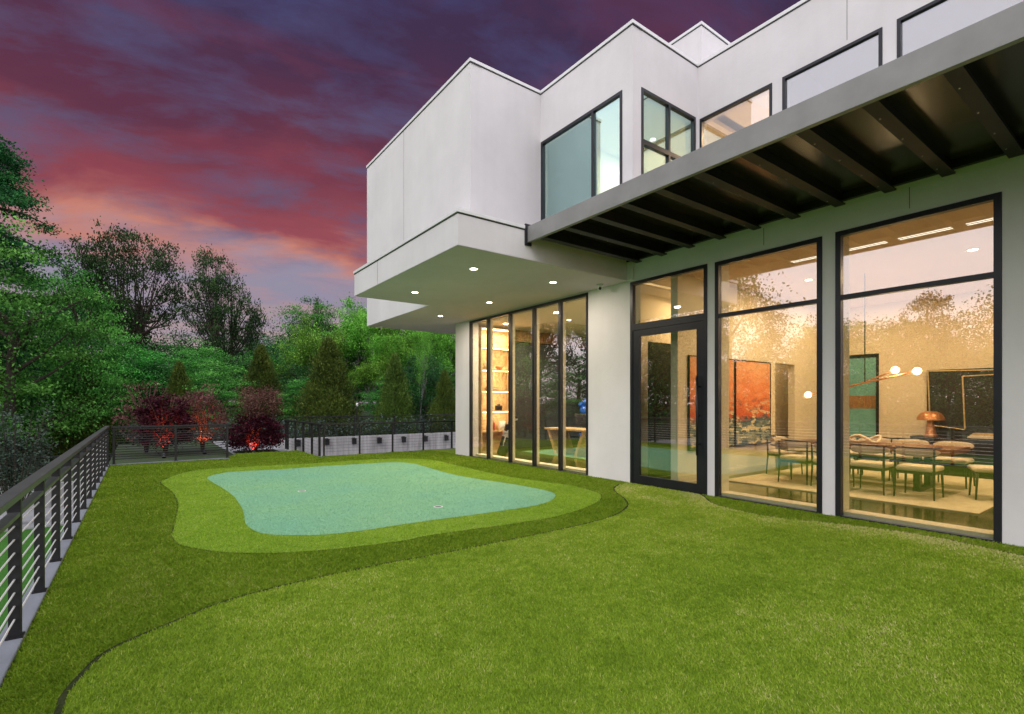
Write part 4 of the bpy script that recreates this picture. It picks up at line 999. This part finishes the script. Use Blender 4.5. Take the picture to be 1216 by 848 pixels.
        sd = np.cross(up, rg.normal(0, 1, (K, 3))); sd /= np.linalg.norm(sd, axis=1)[:, None]
        s = .24*rg.uniform(.6, 1.4, K)[:, None]
        v = np.stack([p-up*s*.5, p-sd*s*.14, p+up*s*.5, p+sd*s*.14], 1).reshape(-1, 3)
        t = np.clip(rg.normal(.45, .2, m)[idx]+rg.normal(0, .14, K), 0, 1)
        segs.append(([Vector((0, 0, 0)), Vector((0, 0, 5)), Vector((0, 0, 9.4))], [.16, .1, .02]))
    # scale to unit: height 10, radius 4
    z = v[:, 2]; zt = np.quantile(z, .994 if kind == 'open' else .999); rx = np.quantile(np.hypot(v[:, 0], v[:, 1]), .985)
    sz_, sr = 10/zt, (4 if kind != 'cypress' else 2.4)/rx
    v = v*np.array([sr, sr, sz_])
    bm = bmesh.new()
    for pts, rad in segs:
        if len(pts) < 2 or max(rad) < .012: continue
        tube(bm, [Vector((p.x*sr, p.y*sr, p.z*sz_)) for p in pts], rad, 6 if max(rad) > .06 else 4, False)
    tm = bpy.data.meshes.new('trunk'); bm.to_mesh(tm); bm.free()
    tm.materials.append(M[{'birch': 'bark_pale', 'light': 'bark_grey'}.get(kind, 'bark')])
    for p in tm.polygons: p.use_smooth = True
    cm = np_mesh('crown', v, 4, t); cm.materials.append(M['leaf_light' if kind == 'birch' else 'leaf_'+kind])
    PROTO[kind, var] = (tm, cm, 4 if kind != 'cypress' else 2.4)
def plant_tree(kind, var, x, y, z, h, r, cat, label, group, rz, name=None):
    if (kind, var) not in PROTO: build_proto(kind, var)
    tm, cm, R0 = PROTO[kind, var]
    t = thing(name or {'cypress': 'cypress_tree', 'birch': 'birch_tree'}.get(kind, 'leafy_tree'), label, cat, (x, y, z), rz, group)
    t.scale = (r/R0, r/R0, h/10)
    for nm, me in (('trunk', tm), ('crown', cm)):
        o = bpy.data.objects.new(nm, me); COL.objects.link(o); o.parent = t
    return t
for i, (k, v, x, y, z, h, r, cat, lab, grp) in enumerate(TREES):
    plant_tree(k, v, x, y, min(z, ground_z(x, y)+.1), h+max(0, z-ground_z(x, y)-.1), r, cat, lab, grp or ('cypresses in front of the wood' if k == 'cypress' else 'trees of the wood'), i*1.7)
for i, (x, y, h, r, k) in enumerate(((9.5, 36, 7.5, 2.6, 'light'), (13.2, 34, 8.0, 2.6, 'light'), (17.5, 33, 8.6, 2.8, 'light'), (21, 31.5, 8.2, 2.6, 'light'), (15.6, 38, 10.5, 3.2, 'light'), (11, 41, 9.5, 3, 'layered'), (20, 40, 10, 3.4, 'dense'), (8.0, 31.5, 3.4, 2.0, 'layered'), (12.6, 30.0, 3.6, 2.0, 'layered'), (17.0, 29.6, 3.8, 2.1, 'layered'), (21.0, 29.4, 3.6, 2.1, 'dense'))):
    plant_tree(k, i % 2, x, y, ground_z(x, y), h, r, 'tree', 'green tree making up the thick of the bright wood between balcony corner and white column', 'trees filling the bright wood', i*2.3)
# deep wood: dark trees closing the gaps
for i in range(15):
    a = R(-16+4.3*i); d = 62+6*((i*7) % 3)
    x, y = d*math.sin(a), d*math.cos(a)
    plant_tree('dense', i % 2, x, y, ground_z(x, y), 7.2+1.6*((i*5) % 4)/3, 5.2, 'tree', 'dark distant tree deep in the wood, mostly hidden behind the nearer trees', 'distant trees deep in the wood', i*2.1)
for i in range(12):
    a = R(-14+4.6*i); d = 36+3*((i*5) % 3)
    x, y = d*math.sin(a), d*math.cos(a)
    if x > 20: continue
    plant_tree('layered' if i % 3 else 'dense', i % 2, x, y, ground_z(x, y), 4.2+.8*((i*5) % 3), 3.2, 'tree', 'low leafy understorey tree tucked between the taller trees', 'understorey trees of the wood', i*2.7)
# the garden's other side, which the big windows mirror
for i, (az, d, h, k, v) in enumerate(((-31, 34, 12.5, 'open', 1), (-38, 30, 11.5, 'light', 1), (-45, 33, 13, 'dense', 0), (-51, 36, 10.5, 'light', 0), (-57, 34, 12.8, 'dense', 1), (-63, 37, 9.0, 'dense', 0), (-68, 40, 8.4, 'layered', 1), (-73, 38, 7.8, 'dense', 1), (-78, 40, 9.2, 'open', 1), (-83, 41, 9.6, 'dense', 0), (-90, 40, 8.5, 'dense', 0), (-97, 42, 8, 'layered', 1))):
    x, y = 7+d*math.sin(R(az)), 3+d*math.cos(R(az))
    plant_tree(k, v, x, y, -2.0, h+2, 4.2 if k != 'dense' else 4.8, 'tree', 'tree across the lower garden, seen only as a reflection in the tall windows', 'trees mirrored in the windows', i*1.3)
for i in range(17):
    az = -24-5*i; d = 46+4*((i*5) % 3); x, y = 7+d*math.sin(R(az)), 3+d*math.cos(R(az))
    plant_tree('dense' if i % 3 else 'layered', i % 2, x, y, -2.0, 7.5+1.2*((i*7) % 4), 5.0, 'tree', 'dark bushy tree of the belt across the lower garden, seen only in the window reflections', 'dark belt mirrored in the windows', i*1.9)
# red and pink maples by the steps
def maple(x, y, z, h, r, label, leaf='leaf_maple', seed=1, top_pink=False, n=64, m=150, shape='dome', holes=0):
    rg = np.random.default_rng(seed)
    t = thing('japanese_maple', label, 'maple', (x, y, z), 0, 'japanese maples beside the steps')
    u = rg.uniform(-.75, 1, m); th = rg.uniform(0, 2*PI, m); rr_ = rg.uniform(.5, 1, m)**.6; s = np.sqrt(1-u*u)
    lob = 1+.2*np.sin(3*th+seed)+.12*np.sin(5*th)
    hh = h*(.62 if top_pink else 1)
    C = np.stack([s*np.cos(th)*rr_*r*lob, s*np.sin(th)*rr_*r*lob, hh*(.5+u*rr_*.48)], 1); C[:, 2] = np.maximum(C[:, 2], .12)
    v, tt = leaf_quads(C, .12*rg.uniform(.6, 1.4, m), n, .075, .6, rg)
    me = np_mesh('foliage', v, 4, tt); me.materials.append(M[leaf]); o = bpy.data.objects.new('foliage', me); COL.objects.link(o); o.parent = t
    if top_pink:
        m2 = 80; th = rg.uniform(0, 2*PI, m2); rr_ = np.sqrt(rg.uniform(0, 1, m2)); 
        C = np.stack([np.cos(th)*rr_*r*.72+.12, np.sin(th)*rr_*r*.72, h*rg.uniform(.58, .99, m2)], 1)
        v, tt = leaf_quads(C, .11*rg.uniform(.6, 1.4, m2), 46, .06, .8, rg)
        me = np_mesh('pale_top_foliage', v, 4, tt); me.materials.append(M['leaf_pink']); o = bpy.data.objects.new('pale_top_foliage', me); COL.objects.link(o); o.parent = t
    bm = bmesh.new()
    for k in range(9):
        a = 2*PI*k/9+rg.uniform(-.2, .2); q = rg.uniform(.4, .8)
        tube(bm, [(0, 0, 0), (.1*math.cos(a), .1*math.sin(a), .35*h), (r*q*math.cos(a)*.6, r*q*math.sin(a)*.6, h*.7), (r*q*math.cos(a), r*q*math.sin(a), h*.92)], [.045, .032, .018, .006], 5)
    link('trunk', bm, 'bark_red', t, True)
    return t
maple(.62, 18.9, -.12, 2.02, .70, 'dark red japanese maple behind the back railing, with a raised dark crown', seed=3, m=110)
maple(1.66, 19.6, -.12, 2.25, .72, 'pink twiggy japanese maple behind the right end of the back railing', 'leaf_pink', 5, n=30, m=110)
maple(.15, 20.0, -.12, 2.45, .8, 'pale pinkish maple with bare looking twigs behind the dark red maple', 'leaf_pink', 8, n=18, m=90)
maple(3.02, 18.2, -.12, 2.15, .80, 'round dark red japanese maple with paler pink top, glowing orange at its base', seed=11, top_pink=True, m=130)
# garden uplights at their feet
def uplight(x, y, z, tx, ty, tz, lab, power):
    t = thing('garden_uplight', lab, 'spotlight', (x, y, z), 0, 'orange uplights under the maples')
    d = Vector((tx-x, ty-y, tz-z)).normalized()
    bm = bmesh.new(); tube(bm, [(0, 0, 0), (0, 0, .10)], .012, 8); link('stake', bm, 'rail', t)
    p = Vector((0, 0, .12))
    bm = bmesh.new(); tube(bm, [p-d*.06, p+d*.07], .05, 14); link('housing', bm, 'rail', t)
    bm = bmesh.new(); tube(bm, [p+d*.071, p+d*.076], .042, 14); link('lens', bm, 'lamp_red', t)
    l = bpy.data.lights.new('beam', 'SPOT'); l.energy = power; l.color = (1, .26, .07); l.spot_size = R(62); l.spot_blend = .8; l.shadow_soft_size = .05
    o = bpy.data.objects.new('beam', l); COL.objects.link(o); o.parent = t; o.location = p+d*.09; o.rotation_euler = d.to_track_quat('-Z', 'Y').to_euler()
uplight(2.82, 17.30, -.12, 2.95, 18.2, .55, 'small black uplight glowing orange at the foot of the round red maple', 300)
uplight(.55, 17.85, -.12, .6, 18.8, .9, 'small black uplight glowing orange under the dark red maple', 170)
uplight(1.62, 18.5, -.12, 1.62, 19.5, .8, 'small black uplight glowing orange under the pink twiggy maple', 130)
# bare grey shrub at far left
rg = np.random.default_rng(21)
t = thing('twiggy_shrub', 'grey green twiggy shrub with upright stems at far left below the cypress', 'shrub', (-2.9, 19.9, -2.0))
bm = bmesh.new(); tp = []
for k in range(34):
    a = rg.uniform(0, 2*PI); q = rg.uniform(.2, 1.15); h = rg.uniform(2.3, 3.5)
    pts = [(0, 0, 0), (q*.4*math.cos(a), q*.4*math.sin(a), h*.4), (q*math.cos(a), q*math.sin(a), h)]
    tube(bm, pts, [.022, .015, .006], 4); tp += [tuple(Vector(pts[1]).lerp(Vector(pts[2]), s)) for s in (.2, .45, .7, .95)]
link('stem', bm, 'bark', t)
v, tt = leaf_quads(np.array(tp), .10, 30, .07, 1.3, rg)
me = np_mesh('foliage', v, 4, tt); me.materials.append(M['leaf_grey']); o = bpy.data.objects.new('foliage', me); COL.objects.link(o); o.parent = t
# ground cover along the top of the concrete wall
P2 = np.stack([rng.uniform(-.3, 26, 900), rng.uniform(25.7, 29, 900), np.zeros(900)], 1); P2[:, 2] = rng.uniform(-.4, .55, 900)
v, tt = leaf_quads(P2, .22, 22, .11, .8, rng)
me = np_mesh('undergrowth', v, 4, tt); me.materials.append(M['leaf_grey']); o = bpy.data.objects.new('undergrowth', me); COL.objects.link(o)
tag(o, 'grey green undergrowth along the top of the concrete wall', 'undergrowth', kind='stuff')

# ------------------------------------------------------------------ sky, sun, camera
W = bpy.data.worlds.new('World'); sc.world = W; W.use_nodes = True
nt = W.node_tree; bg = nt.nodes['Background']
tc = N(nt, 'ShaderNodeTexCoord'); sp = N(nt, 'ShaderNodeSeparateXYZ'); nt.links.new(tc.outputs['Generated'], sp.inputs[0])
X, Y, Z = sp.outputs
den = math_(nt, 'ADD', math_(nt, 'MAXIMUM', Z, 0), .30)
u = math_(nt, 'DIVIDE', X, den); v = math_(nt, 'DIVIDE', Y, den)
# cloud deck seen in perspective, streaked across the view
cb = N(nt, 'ShaderNodeCombineXYZ'); nt.links.new(u, cb.inputs[0]); nt.links.new(v, cb.inputs[1])
mr = N(nt, 'ShaderNodeMapping'); nt.links.new(cb.outputs[0], mr.inputs[0]); mr.inputs['Rotation'].default_value = (0, 0, R(17))
mp = N(nt, 'ShaderNodeMapping'); nt.links.new(mr.outputs[0], mp.inputs[0]); mp.inputs['Scale'].default_value = (1.0, 1.7, 1)
n1 = noise(nt, mp.outputs[0], 2.7, 8, .56, .3)
mp2 = N(nt, 'ShaderNodeMapping'); nt.links.new(mr.outputs[0], mp2.inputs[0]); mp2.inputs['Location'].default_value = (5.2, 3.1, 0); mp2.inputs['Scale'].default_value = (.9, 1.8, 1)
n2 = noise(nt, mp2.outputs[0], 4.0, 12, .63, .2)
ze = math_(nt, 'ADD', Z, math_(nt, 'MULTIPLY', math_(nt, 'SUBTRACT', n1, .5), .17))
base = ramp(nt, ze, [(0, (.42, .30, .29)), (.14, (.34, .25, .26)), (.185, (.24, .22, .29)), (.225, (.31, .22, .27)), (.262, (.47, .18, .14)), (.305, (.26, .062, .078)), (.42, (.105, .030, .056)), (.56, (.048, .026, .062)), (.8, (.036, .025, .068))])
wisp = ramp(nt, n2, [(.44, (0, 0, 0)), (.64, (.85, .85, .85))])
hi = ramp(nt, ze, [(.2, (.25, .22, .30)), (.31, (.125, .088, .15)), (.6, (.048, .046, .12))])
front = mixc(nt, wisp, base, hi)
warm = ramp(nt, noise(nt, mp2.outputs[0], 2.4, 7, .56, .3), [(.50, (0, 0, 0)), (.66, (.7, .7, .7))])
wc = ramp(nt, ze, [(.15, (.36, .26, .27)), (.25, (.52, .19, .14)), (.33, (.22, .045, .065)), (.62, (.085, .028, .06))])
front = mixc(nt, warm, front, wc)
back = ramp(nt, Z, [(0, (1.18, 1.05, 1.04)), (.2, (1.12, 1.05, 1.10)), (1, (.95, .98, 1.08))])
hl = math_(nt, 'SQRT', math_(nt, 'ADD', math_(nt, 'MULTIPLY', X, X), math_(nt, 'MULTIPLY', Y, Y)))
dt = math_(nt, 'DIVIDE', math_(nt, 'ADD', math_(nt, 'MULTIPLY', X, math.sin(R(30))), math_(nt, 'MULTIPLY', Y, math.cos(R(30)))), math_(nt, 'MAXIMUM', hl, .001))
def sstep(x, a, b):
    m = N(nt, 'ShaderNodeMapRange', interpolation_type='SMOOTHSTEP'); nt.links.new(x, m.inputs[0])
    m.inputs[1].default_value = a; m.inputs[2].default_value = b
    return m.outputs[0]
f = math_(nt, 'MULTIPLY', sstep(dt, .46, .74), math_(nt, 'SUBTRACT', 1, sstep(Z, .64, .85)))
front = mixc(nt, 1.0, front, (.92, .95, .96), 'MULTIPLY')
col = mixc(nt, f, back, front)
nt.links.new(col, bg.inputs[0]); bg.inputs[1].default_value = 1.0

sun = bpy.data.lights.new('sun', 'SUN'); sun.energy = .8; sun.angle = R(22); sun.color = (1, .95, .90)
so = bpy.data.objects.new('sun', sun); COL.objects.link(so); so.rotation_euler = Vector((.62, .42, -.70)).to_track_quat('-Z', 'Y').to_euler()

cam = bpy.data.cameras.new('camera'); co = bpy.data.objects.new('camera', cam); COL.objects.link(co)
co.location = (0, 0, 1.55); co.rotation_euler = (R(90), 0, R(-36.3))
cam.sensor_width = 36; cam.sensor_fit = 'HORIZONTAL'; cam.lens = 36*600.5/1216; cam.shift_y = 54/1216
cam.clip_start = .05; cam.clip_end = 2000
sc.camera = co
vs = sc.view_settings; vs.view_transform = 'Standard'; vs.look = 'None'; vs.exposure = .38; vs.gamma = 1; vs.use_curve_mapping = False
cy = sc.cycles
cy.max_bounces = 9; cy.diffuse_bounces = 4; cy.glossy_bounces = 4; cy.transmission_bounces = 6; cy.transparent_max_bounces = 20
cy.caustics_reflective = False; cy.caustics_refractive = False; cy.sample_clamp_indirect = 4; cy.blur_glossy = .5
cy.use_denoising = True
